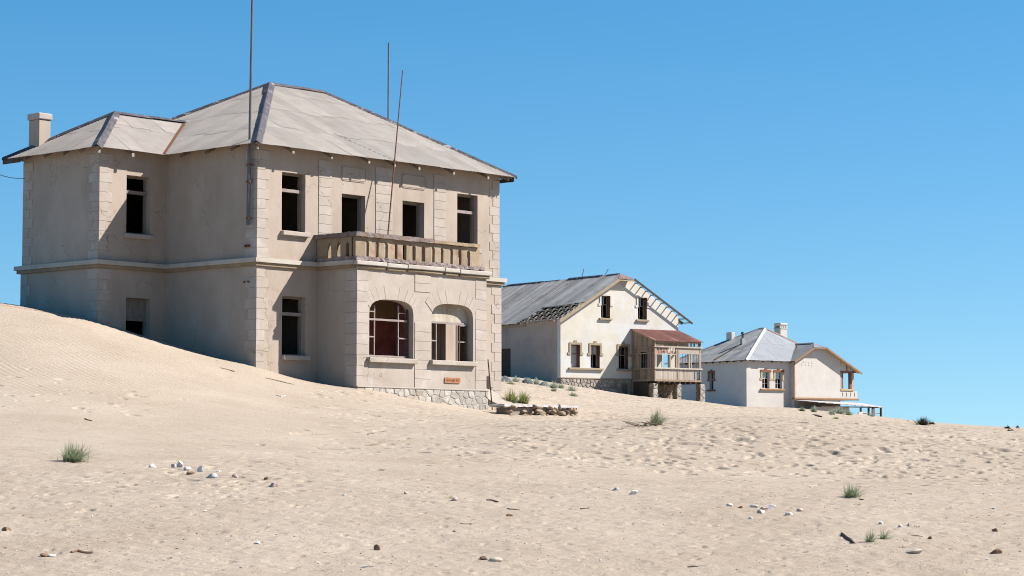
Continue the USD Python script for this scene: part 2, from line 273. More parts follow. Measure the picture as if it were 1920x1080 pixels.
# ---------------------------------------------------------------- the ground: one sheet of sand
ctl = []
def cp(x, y, d): ctl.append(tuple(ray(x, y) * d))
for x, z in ((-250, -1.65), (0, -1.62), (480, -1.62), (960, -1.65), (1440, -1.66), (1920, -1.68), (2200, -1.7)): cp(x, Y_H - z / 34 * F_PX, 34)
for x in (-250, 480, 960, 1440, 2200): cp(x, Y_H + 1.7 / 15 * F_PX, 15)
for x, y, d in ((-250, 905, 47), (0, 895, 47.5), (480, 893, 48), (960, 900, 49), (1440, 907, 50), (1920, 912, 51), (2200, 914, 51),
                (-250, 690, 68), (0, 735, 65), (240, 770, 64), (480, 803, 63), (720, 838, 60.5),
                (480, 735, 74), (700, 782, 71), (880, 858, 57), (880, 812, 65),
                (1020, 862, 57), (1020, 815, 63.5), (1020, 793, 70), (1010, 785, 84.5), (1085, 788, 86),
                (1200, 876, 56.5), (1200, 840, 60), (1200, 806, 64.5), (1200, 785, 71), (1200, 773, 100), (1200, 755, 140), (1100, 765, 105),
                (1440, 888, 56.5), (1440, 851, 59.5), (1440, 817, 62.8), (1440, 794, 66.8), (1440, 783, 80), (1440, 774, 145),
                (1700, 893, 56.5), (1700, 857, 59.5), (1700, 826, 62.8), (1700, 805, 66.8), (1700, 797, 80), (1700, 793, 145),
                (1920, 897, 56.5), (1920, 864, 59.5), (1920, 835, 62.8), (1920, 814.5, 66.8), (1920, 808, 80), (1920, 805, 145),
                (2200, 902, 56.5), (2200, 875, 59.5), (2200, 848, 62.8), (2200, 829, 66.8), (2200, 822, 80), (2200, 818, 145),
                (960, 747, 97), (960, 727, 118), (1000, 735, 118), (1080, 748, 125),
                (945, 710, 160), (1600, 780, 185), (1760, 794, 190), (1920, 803.5, 190), (2200, 816, 190), (1640, 782, 207), (1735, 792, 205), (1920, 802.5, 205), (2200, 815, 205),
                (-250, 545, 84), (-120, 553, 84.5)): cp(x, y, d)
for u, v, z in ((0, 0, 3.2), (1.07, 0, 2.99), (2.86, 0, 2.75), (2.86, -1.97, 2.47), (4.04, -1.97, 2.41), (5.5, -1.97, 2.2), (7.34, -1.97, 2.04), (9.03, -1.97, 1.89), (9.6, -1.97, 1.87),
                (10.2, 0, 2.2), (12.42, 0, 2.55), (0, 1.6, 3.5), (0, 3.2, 3.88), (0, 4.74, 4.22), (-1.4, 4.74, 4.45), (-3.04, 4.74, 4.8), (-3.04, 6.6, 5.12), (-3.04, 9.04, 5.46), (-5, 9, 5.6), (-3, 12, 5.5), (3, 13, 4.6), (12.4, 8, 3.6), (12.4, 13, 4.0)): ctl.append(tuple(H1.w(u, v, z)))
for u, v, z in ((0, 0, 5.25), (0, 4, 5.8), (0, 9, 6.2), (0, 15, 6.3), (1.7, 0, 5.0), (2.9, 0, 4.87), (4.5, 0, 4.62), (6.3, -.1, 4.42), (6.26, -2.63, 4.33), (8.4, -2.63, 4.27), (10.47, -2.63, 4.06), (10.5, 0, 4.2), (10.6, 8, 4.6), (5, 7, 5.0)): ctl.append(tuple(H2.w(u, v, z)))
for u, v, z in ((0, 0, 4.76), (-.2, 5, 4.9), (2.5, 0, 4.76), (5, 0, 4.78), (5.3, -3.2, 4.45), (8, -3.4, 4.35), (11, -3.4, 4.2), (13.4, -3.4, 4.05), (6, 6, 4.7), (13, 3, 4.2), (0, 11, 4.9)): ctl.append(tuple(H3.w(u, v, z)))
ctl = np.array(ctl)
def warp(xy): return np.c_[xy[:, 0], 42 * np.log(np.maximum(xy[:, 1], 8) / 40)] / 20
rbf = RBFInterpolator(warp(ctl[:, :2]), ctl[:, 2], kernel='thin_plate_spline', smoothing=2e-4)
_cx, _cy = np.linspace(-60, 85, 180), np.r_[np.linspace(8, 120, 160), np.linspace(121, 300, 110)]
_g = rbf(warp(np.stack(np.meshgrid(_cx, _cy, indexing='ij'), -1).reshape(-1, 2))).reshape(len(_cx), len(_cy))
from scipy.interpolate import RectBivariateSpline
_spl = RectBivariateSpline(_cx, _cy, _g, kx=3, ky=3)
def ground_z(x, y):
    """Smooth shape of the sand, without ripples and footprints."""
    x, y = np.asarray(x, float), np.asarray(y, float)
    z = _spl.ev(np.clip(x, -59, 84), np.clip(y, 9, 299))
    r = np.hypot(x, y); far = np.clip((y - 212) / 110, 0, 1); far = far * far * (3 - 2 * far)
    side = np.clip((np.abs(x - 10) - 45 - .12 * np.abs(y)) / 90, 0, 1); side = side * side * (3 - 2 * side)
    near = np.clip((16 - y) / 14, 0, 1); near = near * near * (3 - 2 * near)
    base = -1.7 + 1.2 * (meshkit.noise(np.stack([x / 45, y / 45, 0 * x], -1), 5) - .5)
    w = np.maximum(np.maximum(far, side), near)
    return z * (1 - w) + np.where(far >= np.maximum(side, near), -4.0, base) * w
def at(x, y, lo=30.0, hi=225.0):
    """Where the sight line through a pixel meets the ground."""
    d = ray(x, y); t = np.linspace(lo, hi, 4000); h = ground_z(d[0] * t, t) - d[2] * t
    k = np.argmax(h > 0); t = t[max(k, 1)] if h.max() > 0 else hi
    for _ in range(20):
        e = float(ground_z(d[0] * t, t) - d[2] * t)
        if abs(e) < .003: break
        t -= np.clip(e * 4, -.5, .5)
    k = t if abs(e) < .3 else (np.linspace(lo, hi, 4000)[max(np.argmax(h > 0), 1)] if h.max() > 0 else hi)
    return np.array([d[0] * k, k, float(ground_z(d[0] * k, k))])

def hash01(i, j, k):
    h = (i * 374761393 + j * 668265263 + k * 2147483647) & 0xFFFFFFFF
    h = ((h ^ (h >> 13)) * 1274126177) & 0xFFFFFFFF
    h = ((h ^ (h >> 16)) * 2246822519) & 0xFFFFFFFF
    return ((h ^ (h >> 15)) & 0xFFFFFF) / 16777216.0
def dents(x, y, cell, seed, size, depth, density):
    """Scattered footprints: an oblong hollow with a raised rim per cell, as often as density (0 to 1) says."""
    out = np.zeros_like(x); ci, cj = np.floor(x / cell).astype(np.int64), np.floor(y / cell).astype(np.int64)
    for a in (-1, 0, 1):
        for b in (-1, 0, 1):
            i, j = ci + a, cj + b; h = [hash01(i, j, seed * 17 + k) for k in range(5)]
            dx, dy = x - (i + h[0]) * cell, y - (j + h[1]) * cell; an = h[2] * np.pi; s = size * (.7 + .7 * h[3])
            c, sn = np.cos(an), np.sin(an); p, q = (dx * c + dy * sn) / s, (dy * c - dx * sn) / (s * .52); r2 = p * p + q * q
            out += np.where(h[4] < density, depth * (.6 + .8 * h[3]) * (-np.exp(-r2 ** 1.5 * 1.1) + .1 * np.exp(-(np.sqrt(r2) - 1.55) ** 2 * 3.5)), 0)
    return out
def relief(x, y):
    """Ripples, hummocks and footprints on top of ground_z."""
    P = np.stack([x, y, 0 * x], -1); r = np.hypot(x, y)
    n1, n2 = meshkit.noise(P / 2.3, 1), meshkit.noise(P / 6.0, 2)
    soft = 1 - .5 * np.clip((r - 58) / 10, 0, 1)
    z = .06 * (meshkit.fbm(P / 1.9, 3, 11) - .5) + .04 * soft * (meshkit.fbm(P / np.array([.75, .42, 1.0]), 3, 21) - .5)
    # ripples on the dune flank at the left
    rip = np.clip((-6.5 - x) / 3.5, 0, 1) * np.clip((r - 63) / 9, 0, 1) * np.clip((95 - r) / 8, 0, 1)
    ph = (x * .80 + y * .60) * 2 * np.pi / .23 + 7 * n1 + 11 * n2
    z = z * (1 - .6 * rip) + rip * .0085 * (np.sin(ph) + .3 * np.sin(2 * ph + .8)) * np.clip(meshkit.noise(P / 1.3, 6) * 2.2 - .3, .15, 1)
    # trampled slope at the right and middle, fewer prints elsewhere
    px = x / np.maximum(y, 1) * F_PX + 960
    den = np.clip((px - 600) / 420, 0, 1) * np.clip((r - 52.5) / 5, 0, 1) * .95
    den = np.maximum(den, .35 * np.clip((n2 - .4) * 4, 0, 1)); den = np.maximum(den, .5 * np.clip((px - 540) / 150, 0, 1) * np.clip((r - 58) / 8, 0, 1)) * (1 - rip)
    big = np.clip((r - 90) / 60, 0, 1)
    z = z + dents(x, y, .42, 3, .12, .046, den) + dents(x, y, .62, 4, .165, .054 + .05 * big, den * .8) + dents(x, y, 1.5, 7, .36, .07 + .07 * big, den * .3)
    flat = np.clip((58 - r) / 10, 0, 1)
    z = z + flat * (.024 * (meshkit.noise(P / .17, 31) - .5) + dents(x, y, .42, 9, .085, .02, .55 + 0 * x))
    fade = np.clip((300 - r) / 80, 0, 1) * np.clip((r - 20) / 10, 0, 1)
    hum = np.clip((r - 240) / 100, 0, 1) * 3.0 * (meshkit.fbm(P / 90.0, 3, 41) - .5)
    return z * fade + hum
ang = np.radians(np.r_[np.arange(-180, -20, 4.0), np.arange(-20, -13.2, .8), np.linspace(-13.0, 13.0, 705), np.arange(13.4, 20, .8), np.arange(20, 180, 4.0)])
rad = np.r_[[1.5, 5, 10, 15, 20, 25, 29], np.arange(32, 54, .07), np.arange(54, 74, .042), np.arange(74, 110, .1), np.arange(110, 180, .25), np.arange(180, 240, .45), np.geomspace(241, 9000, 46)]
A, R = np.meshgrid(ang, rad, indexing='ij'); GX, GY = R * np.sin(A), R * np.cos(A)
GZ = ground_z(GX, GY) + relief(GX, GY)
na, nr = A.shape; gv = np.stack([GX, GY, GZ], -1).reshape(-1, 3)
i, j = np.meshgrid(np.arange(na), np.arange(nr - 1), indexing='ij'); i2 = (i + 1) % na
q0, q1, q2, q3 = i * nr + j, i2 * nr + j, i2 * nr + j + 1, i * nr + j + 1
gf = np.vstack([np.stack([q0, q1, q2], -1).reshape(-1, 3), np.stack([q0, q2, q3], -1).reshape(-1, 3)])[:, ::-1]
k = np.arange(na); gv = np.vstack([gv, [[0, 0, -1.7]]]); gf = np.vstack([gf, np.c_[np.full(na, na * nr), (k + 1) % na * nr, k * nr]])
def flip_up(v, f):
    n = np.cross(v[f[:, 1]] - v[f[:, 0]], v[f[:, 2]] - v[f[:, 0]])[:, 2]
    f = f.copy(); f[n < 0] = f[n < 0][:, ::-1]; return f
single('ground', (gv, flip_up(gv, gf)), 'sand', 'pale wind-blown desert sand with ripples and footprints', None, smooth=True, kind='structure')
def surf(x, y): return float(ground_z(x, y) + relief(np.array([float(x)]), np.array([float(y)]))[0])

# ---------------------------------------------------------------- house 1: the big two-storey house
rng = np.random.default_rng(5)
T1 = Thing('two_storey_house', 'large two storey beige plaster house with balcony, half buried by the dune', 'house', H1.P, H1.yaw, zb=1.5)
W1, CV, CB_, WB = 12.414, 4.737, 9.044, -3.041      # facade length; wing front, wing back, wing end
ZC, ZE, DB = 6.93, 11.03, 11.6                      # cornice top, wall top, depth of the main block
BL, BR, BP = 2.863, 9.51, 1.972                     # bay: left, right, projection
w1, w4, d1, d2, ww = (1.16, 2.271), (10.053, 11.186), (4.052, 5.207), (7.13, 8.272), (-1.833, -.765)
TK, LO = .4, .05
def rect(a0, a1, z0, z1): return sbox(a0, z0, a1, z1)
def holes(p, hs):
    for h in hs: p = p.difference(h)
    return p
wz, lz = (7.95, 9.996), (3.644, 5.689)
# upper storey walls
T1.part('wall', polyx(holes(rect(0, W1, ZC - .02, ZE), [rect(*w1, *wz), rect(*w4, *wz), rect(*d1, 7.04, 9.483), rect(*d2, 7.04, 9.483)]), 0, TK), 'plaster')
T1.part('wall', polyv(rect(TK, CV, ZC - .02, ZE), 0, TK), 'plaster')
T1.part('wall', polyx(holes(rect(WB, 0, ZC - .02, ZE), [rect(*ww, *wz)]), CV, TK), 'plaster')
T1.part('wall', polyv(rect(CV + TK, CB_, ZC - .02, ZE), WB, TK), 'plaster')
T1.part('wall', polyx(rect(WB + TK, 0, ZC - .02, ZE), CB_ - TK, TK), 'plaster')
T1.part('wall', polyv(rect(CB_, DB, ZC - .02, ZE), 0, TK), 'plaster')
T1.part('wall', polyx(rect(TK, W1, ZC - .02, ZE), DB - TK, TK), 'plaster')
T1.part('wall', polyv(rect(TK, DB - TK, ZC - .02, ZE), W1 - TK, TK), 'plaster')
# lower storey walls stand 5 cm proud
Z0 = 1.2
arch_c = []
def arch(u0, u1, z0, zt, rise=.6, ex=3.0, n=26, grow=0.0):
    m, a = (u0 + u1) / 2, (u1 - u0) / 2; th = np.linspace(0, np.pi, n)
    x = m + (a + grow) * np.sign(np.cos(th)) * np.abs(np.cos(th)) ** (2 / ex); z = zt - rise + (rise + grow) * np.sin(th) ** (2 / ex)
    return list(zip(x, z))
b1, b2, ZS, ZA = (3.48, 5.684), (6.611, 8.80), 3.595, 5.63
bay_holes = [Polygon([(b[0], ZS), (b[1], ZS)] + arch(*b, ZS, ZA)) for b in (b1, b2)]
T1.part('wall', polyx(holes(rect(-LO, W1 + LO, Z0, ZC - .02), [rect(*w1, *lz), rect(*w4, *lz), rect(3.3, 9.05, 3.0, 6.3)]), -LO, TK), 'plaster')
T1.part('wall', polyv(rect(TK - LO, CV - LO, Z0, ZC - .02), -LO, TK), 'plaster')
T1.part('wall', polyx(holes(rect(WB - LO, -LO, Z0, ZC - .02), [rect(*ww, *lz)]), CV - LO, TK), 'plaster')
T1.part('wall', polyv(rect(CV + TK - LO, CB_, Z0, ZC - .02), WB - LO, TK), 'plaster')
T1.part('wall', polyx(rect(WB + TK - LO, 0, Z0, ZC - .02), CB_ - TK + LO, TK), 'plaster')
T1.part('wall', polyv(rect(CB_ + LO, DB, Z0, ZC - .02), -LO, TK), 'plaster')
T1.part('wall', polyx(rect(TK - LO, W1 + LO, Z0, ZC - .02), DB - TK, TK), 'plaster')
T1.part('wall', polyv(rect(TK - LO, DB - TK, Z0, ZC - .02), W1 - TK + LO, TK), 'plaster')
# bay walls
T1.part('bay_wall', polyx(holes(rect(BL, BR, Z0, ZC - .1), bay_holes), -BP, .38), 'plaster_pale')
T1.part('bay_wall', polyv(rect(-BP + .38, -LO, Z0, ZC - .1), BL, .38), 'plaster')
T1.part('bay_wall', polyv(holes(rect(-BP + .38, -LO, Z0, ZC - .1), [rect(-1.5, -.3, ZS, 5.6)]), BR - .38, .38), 'plaster')
# floors, ceiling and partitions close the rooms
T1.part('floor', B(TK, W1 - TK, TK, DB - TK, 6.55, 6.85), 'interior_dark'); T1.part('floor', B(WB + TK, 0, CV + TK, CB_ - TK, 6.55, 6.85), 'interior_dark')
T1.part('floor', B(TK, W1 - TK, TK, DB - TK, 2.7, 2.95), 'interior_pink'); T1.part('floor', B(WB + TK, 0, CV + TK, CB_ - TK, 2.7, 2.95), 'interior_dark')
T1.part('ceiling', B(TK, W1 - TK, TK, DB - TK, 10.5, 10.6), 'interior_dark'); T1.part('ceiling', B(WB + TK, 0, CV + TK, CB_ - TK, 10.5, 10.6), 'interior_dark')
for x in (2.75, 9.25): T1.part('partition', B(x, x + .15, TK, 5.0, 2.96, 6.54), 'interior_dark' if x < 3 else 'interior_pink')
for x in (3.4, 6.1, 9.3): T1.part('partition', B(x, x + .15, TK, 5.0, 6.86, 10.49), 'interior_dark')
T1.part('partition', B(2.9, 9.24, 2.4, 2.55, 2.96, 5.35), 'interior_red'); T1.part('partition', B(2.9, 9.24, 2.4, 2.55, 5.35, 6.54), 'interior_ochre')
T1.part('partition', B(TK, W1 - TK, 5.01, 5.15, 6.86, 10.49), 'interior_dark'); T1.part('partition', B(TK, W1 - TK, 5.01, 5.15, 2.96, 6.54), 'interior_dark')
T1.part('floor', B(BL + .38, BR - .38, -BP + .38, TK - .002, 2.75, 2.95), 'interior_pink'); T1.part('ceiling', B(BL + .38, BR - .38, -BP + .38, -LO, 6.4, 6.6), 'interior_ochre')

# string course round the house at the first floor
lower = shapely.union_all([sbox(-LO, -LO, W1 + LO, DB + LO), sbox(WB - LO, CV - LO, 0, CB_ + LO)]); bay = sbox(BL, -BP, BR, 0)
keep_out = sbox(BL, -3, BR + .16, -.0)
for z0, z1, o, m in ((6.78, ZC, .16, 'cornice_pale'), (6.66, 6.78, .09, 'cornice_brown')):
    ring = lower.buffer(o, join_style='mitre').difference(lower.buffer(-.3, join_style='mitre')).difference(bay.buffer(.0).union(sbox(BL, -BP - 1, BR, .0)))
    T1.part('string_course', polyz(ring, z0, z1 - z0), m)
    T1.part('bay_cornice', B(BL - o, BL, -BP, -LO - o, z0, z1), m, label=None); T1.part('bay_cornice', B(BR, BR + o, -BP, -LO - o, z0, z1), m)
cuts = [BL - .16, 4.22, 5.25, 7.15, 7.95, BR + .16]
for a, b in zip(cuts[:-1], cuts[1:]):
    dz = rng.uniform(-.012, .008); T1.part('cornice_block', CB(a + .008, b - .008, -BP - .16 - rng.uniform(0, .012), -BP, 6.76 + dz, ZC - .02 + dz, .02, .008, rng), 'cornice_pale')
    T1.part('cornice_moulding', CB(a + .07 + .01, b - .05, -BP - .10, -BP, 6.64 + dz, 6.755 + dz, .03, .012, rng), 'cornice_brown')
T1.part('balcony_floor', B(BL + .1, BR - .1, -BP + .05, -.005, 6.86, 7.03), 'rough_concrete')

# quoins: courses of 0.337 m, long and short in turn
def quoin_stack(corner, faces, z0, z1, off, first=0, m='plaster_pale', lens=(.56, .38), proud=.015, skip=()):
    """corner (u, v), faces: list of ('u', +-1) / ('v', +-1) directions along which the two faces of the corner run."""
    u, v = corner; n = int((z1 - z0) / .337); h = (z1 - z0) / n
    for k in range(n):
        if k in skip: continue
        a, b = z0 + k * h + .004, z0 + (k + 1) * h - .004; j = rng.uniform(-.004, .004)
        for ax, dr, ex in faces:                  # ax: axis the face runs along, dr: direction of run, ex: outward step on the other axis
            L = lens[(k + first) % 2] + rng.uniform(-.01, .01); p = proud + j
            if ax == 'u': q = CB(u, u + dr * L, v, v + ex * p, a, b, .008)
            else: q = CB(u + (0 if len(faces) == 1 else (-dr2(faces) * proud)), u + ex * p, v, v + dr * L, a, b, .008)
            T1.part('quoin', q, m)
def dr2(faces): return 0
E1, E2 = ZC + .02, 10.66
quoin_stack((0, 0), [('u', 1, -1), ('v', 1, -1)], E1, E2, 0); quoin_stack((W1, 0), [('u', -1, -1), ('v', 1, 1)], E1, E2, 0, 1)
quoin_stack((WB, CV), [('u', 1, -1), ('v', 1, -1)], E1, E2, 0); quoin_stack((WB, CB_), [('v', -1, -1)], E1, E2, 0)
F1, F2 = 2.3, 6.64
quoin_stack((-LO, -LO), [('u', 1, -1), ('v', 1, -1)], F1, F2, 0); quoin_stack((W1 + LO, -LO), [('u', -1, -1), ('v', 1, 1)], F1, F2, 0, 1)
quoin_stack((WB - LO, CV - LO), [('u', 1, -1), ('v', 1, -1)], F1 + 1, F2, 0); quoin_stack((WB - LO, CB_), [('v', -1, -1)], F1 + 2, F2, 0)
quoin_stack((BL, -BP), [('u', 1, -1), ('v', 1, -1)], 2.56, F2 - .05, 0, lens=(.55, .55)); quoin_stack((BR, -BP), [('u', -1, -1), ('v', 1, 1)], 2.56, F2 - .05, 0, lens=(.6, .6))
def pilaster(u0, u1, v, z0, z1, m='plaster_pale', proud=.02):
    n = int(round((z1 - z0) / .337)); h = (z1 - z0) / n
    for k in range(n): T1.part('pilaster_block', CB(u0, u1, v - proud - rng.uniform(0, .004), v, z0 + k * h + .004, z0 + (k + 1) * h - .004, .007), m)
for a, b in ((2.90, 3.53), (5.73, 6.61), (8.78, 9.44)): pilaster(a, b, 0, 7.02, 10.6)
pilaster(5.74, 6.56, -BP, 2.56, 4.9)
pilaster(5.74, 6.56, -BP, 5.98, 6.6)
# sunk panels over the balcony doors: a raised frame
for a, b in ((4.05, 5.2), (7.12, 8.29)):
    o = sbox(a, 10.0, b, 10.44).buffer(-.08).buffer(.08); T1.part('wall_panel', polyx(o, -.018, .018), 'plaster')
    T1.part('panel_moulding', polyx(o.buffer(.045).difference(o.buffer(.02)), -.022, .022), 'plaster')
# voussoirs round the two bay windows
for (u0, u1) in (b1, b2):
    n = 9; th = np.linspace(np.radians(18), np.radians(162), n + 1); m, a = (u0 + u1) / 2, (u1 - u0) / 2
    def ip(t, g=0.0): return m + (a + g) * np.sign(np.cos(t)) * abs(np.cos(t)) ** (2 / 3.0), ZA - .6 + (.6 + g) * abs(np.sin(t)) ** (2 / 3.0)
    for k in range(n):
        ta, tb = th[k] + .004, th[k + 1] - .004; pa, pb = ip(ta), ip(tb); pm = ip((ta + tb) / 2)
        def outer(p):
            d = np.array(p) - np.array([m, 4.3]); d /= np.linalg.norm(d); q = np.array(p) + d * .5
            return (q[0], min(q[1], 6.10))
        T1.part('voussoir', polyx(Polygon([pa, pm, pb, outer(pb), outer(pa)]).buffer(-.001), -BP - .012 - rng.uniform(0, .005), .012), 'plaster_pale')
# sills
def sill(u0, u1, v, z, h=.15, d=.15, m='plaster_pale', name='window_sill', lab=None): T1.part(name, CB(u0, u1, v - d, v + .1, z - h, z, .015, .006, rng), m, label=lab)
sill(w1[0] - .06, w1[1] + .14, 0, 7.94, .15, .16); sill(w4[0] - .06, w4[1] + .1, 0, 7.94, .15, .16); sill(ww[0] - .1, ww[1] + .1, CV, 7.94, .15, .12)
sill(w1[0] - .02, w1[1] + .1, -LO, 3.64, .16, .16); sill(w4[0] - .06, w4[1] + .1, -LO, 3.64, .16, .16); sill(b1[0] - .13, b1[1] + .08, -BP, 3.585, .17, .17); sill(b2[0] - .13, b2[1] + .08, -BP, 3.585, .17, .17)
# windows: weathered frames with a transom, panes gone
def frame(u0, u1, z0, z1, v, w=.075, d=.09, transom=None, mid=(), m='timber_frame', sash_right=False, name='window_frame', glass=None):
    p = [B(u0, u0 + w, v, v + d, z0, z1), B(u1 - w, u1, v, v + d, z0, z1), B(u0 + w, u1 - w, v, v + d, z1 - w, z1)]
    if name != 'door_frame': p.append(B(u0 + w, u1 - w, v, v + d, z0, z0 + .05))
    top = z1 - w
    if transom: p += [B(u0 + w, u1 - w, v - .015, v + d + .01, transom - .055, transom + .055)]
    for a, za, zb in mid: p.append(B(a - .025, a + .025, v + .02, v + d - .02, za, zb))
    path = T1.part(name, cat(p), m)
    if transom:
        T1.part('transom', B(u0 + .01, u1 - .01, v - .04, v - .016, transom - .05, transom + .06), 'frame_white' if v < 3 else m, parent=path)
    if glass: T1.part('pane', B(glass[0], glass[1], v + .04, v + .046, glass[2], glass[3]), 'glass', parent=path)
    return path
frame(*w1, *wz, .2, transom=9.38); frame(*w4, *wz, .2, transom=9.34); frame(*ww, *wz, CV + .2, transom=9.42)
frame(*w1, *lz, .17, transom=5.08); frame(*w4, *lz, .17, transom=5.08)
p = frame(*ww, *lz, CV + .16, transom=4.95, glass=None); T1.part('board', B(ww[0] + .06, ww[1] - .06, CV + .19, CV + .21, 5.0, 5.62), 'timber_frame', parent=p, label='brown board closing the upper half of the window')
frame(*d1, 7.04, 9.483, .22, name='door_frame', w=.09); frame(*d2, 7.04, 9.483, .24, name='door_frame', w=.09)
# bay windows: thin white glazing bars
def bars(b, us, zs, extra, v=-BP + .24):
    m_ = [B(u - .019, u + .019, v, v + .05, ZS + .02, zt) for u, zt in us] + [B(a, c, v - .01, v + .06, z - h / 2, z + h / 2) for a, c, z, h in zs]
    return T1.part('window_frame', cat(m_), 'frame_white')
bars(b1, [(3.99, 5.42), (5.18, 5.46)], [(b1[0], 5.62, 4.93, .07), (b1[0], 3.99, 5.2, .04), (b1[0], 3.99, 4.32, .045), (5.18, 5.66, 4.31, .045), (5.18, 5.5, 5.2, .035), (b1[0], 5.62, 3.65, .07), ], [])
T1.part('window_frame', cat([B(5.60, 5.66, -BP + .22, -BP + .29, ZS, 5.35)]), 'timber_dark')
bars(b2, [(7.12, 4.94), (8.20, 4.9)], [(b2[0], 8.66, 4.96, .07), (b2[0], 7.12, 4.3, .045), (8.24, 8.66, 4.3, .045)], [])
T1.part('window_frame', cat([B(8.28, 8.34, -BP + .22, -BP + .29, ZS, 4.9), B(8.64, 8.7, -BP + .22, -BP + .29, ZS, 4.9)]), 'timber_dark')
T1.part('fanlight_board', polyx(Polygon([(b2[0] - .02, 4.98), (b2[1] - .02, 4.98)] + arch(b2[0] - .02, b2[1] - .02, 4.98, ZA + .02)[:]).buffer(0), -BP + .27, .03), 'board_stained', label='stained cream board filling the arch of the window')
# balustrade: tapering balusters between pier and coping
ZB0, ZB1, ZCOP = 7.05, 7.74, 7.90
slots = [3.33, 3.81, 4.26, 4.74, 5.19, 5.67, 6.15, 6.64, 7.10, 7.59, 8.04, 8.51]
SW = .105
def slot(u, zt=7.62, zb=7.12): return [(u + SW * .75 * math.cos(t), zt - SW + SW * math.sin(t)) for t in np.linspace(0, math.pi, 9)]
def baluster(ua, ub, first=False, last=False):
    h = .092
    pts = [(ua + h * .9, ZB0)] if not first else [(ua, ZB0)]
    pts += [(ub - h * .9, ZB0)] if not last else [(ub, ZB0)]
    if not last: pts += [(ub - h, 7.53)] + [(ub - h * math.cos(t), 7.53 + h * math.sin(t)) for t in np.linspace(.3, math.pi / 2 - .05, 5)] + [(ub - .003, ZB1)]
    else: pts += [(ub, ZB1)]
    if not first: pts += [(ua + .003, ZB1)] + [(ua + h * math.cos(t), 7.53 + h * math.sin(t)) for t in np.linspace(math.pi / 2 - .05, .3, 5)] + [(ua + h, 7.53)]
    else: pts += [(ua, ZB1)]
    return Polygon(pts).buffer(0)
ends = [BL - .09] + slots + [9.10]
VB = -BP - .03
for k in range(len(ends) - 1):
    g = baluster(ends[k], ends[k + 1], k == 0, k == len(ends) - 2)
    T1.part('baluster', polyx(g, VB - rng.uniform(0, .012), .13), 'balustrade')
rs = [VB + .2, -1.56, -1.14, -.66, -.02]
rs = [VB + .2, -1.60, -1.16, -.70, -.06]
for k in range(4):
    a, b = rs[k], rs[k + 1]
    if k == 0: g = Polygon([(a, ZB0), (b - SW * .9, ZB0), (b - SW * .8, 7.5), (b, 7.62), (b, ZB1), (a, ZB1)])
    elif k == 3: g = Polygon([(a + SW * .9, ZB0), (b, ZB0), (b, ZB1), (a, ZB1), (a, 7.62), (a + SW * .8, 7.5)])
    else: g = Polygon([(a + SW * .9, ZB0), (b - SW * .9, ZB0), (b - SW * .8, 7.5), (b, 7.62), (b, ZB1), (a, ZB1), (a, 7.62), (a + SW * .8, 7.5)])
    T1.part('baluster', polyv(g, BL - .09, .2), 'balustrade')
def rough_beam(u0, u1, v0, v1, z0, z1, n, amp, seed, axis='u'):
    """A crumbling concrete beam: a subdivided box with broken edges."""
    nx = n; m = trimesh.creation.box([1, 1, 1]); m = m.subdivide().subdivide(); q = np.array(m.vertices)
    seg = []
    for k in range(nx):
        t = q.copy(); t[:, 0] = (k + .5 + t[:, 0]) / nx; seg.append(trimesh.Trimesh(t, m.faces, process=False))
    mm = cat(seg); mm.merge_vertices(); q = np.array(mm.vertices)
    P = np.c_[u0 + q[:, 0] * (u1 - u0), v0 + (q[:, 1] + .5) * (v1 - v0), z0 + (q[:, 2] + .5) * (z1 - z0)] if axis == 'u' else np.c_[u0 + (q[:, 1] + .5) * (u1 - u0), v0 + q[:, 0] * (v1 - v0), z0 + (q[:, 2] + .5) * (z1 - z0)]
    f = mm.faces if axis == 'u' else mm.faces[:, ::-1]
    nz = np.stack([meshkit.fbm(P * 7 + 9 * k, 3, seed + k) - .5 for k in range(3)], -1); return trimesh.Trimesh(P + nz * amp, f, process=False)
T1.part('coping', rough_beam(BL - .17, 6.6, VB - .13, VB + .28, 7.745, ZCOP, 30, .05, 3), 'coping')
T1.part('coping', rough_beam(6.6, 9.02, VB - .12, VB + .26, 7.755, ZCOP - .03, 22, .04, 4), 'balustrade', label='ochre stained end of the coping')
T1.part('coping', rough_beam(BL - .17, BL + .2, VB + .28, -.02, 7.745, ZCOP, 14, .05, 5, 'v'), 'coping')
T1.part('balcony_ledge', rough_beam(BL - .14, 9.3, -BP - .13, -BP + .3, 6.92, 7.06, 60, .11, 6), 'rough_concrete')
T1.part('balcony_ledge', rough_beam(BL - .14, BL + .2, -BP + .3, -.1, 6.92, 7.06, 16, .1, 7, 'v'), 'rough_concrete')
# plinth of the bay: squared rubble stones
T1.part('plinth', B(BL + .02, BR + .06, -BP - .03, -BP + .3, Z0, 2.53), 'cement'); T1.part('plinth', B(BR - .24, BR + .06, -BP + .3, -.1, Z0, 2.53), 'cement')
T1.part('plinth_ledge', CB(BL + .0, BR + .08, -BP - .06, -BP, 2.535, 2.585, .012, .006, rng), 'cement')
for g in rubble(sbox(BL + .35, 1.55, BR + .04, 2.53), 84, rng, .007, 1.5): T1.part('stone', on_front(stone(g, .02, rng), -BP - .03), 'stone_pale')
for g in rubble(sbox(-BP, 1.55, -.2, 2.53), 22, rng, .014): T1.part('stone', on_right(stone(g, .035, rng), BR + .06), 'stone_pale')
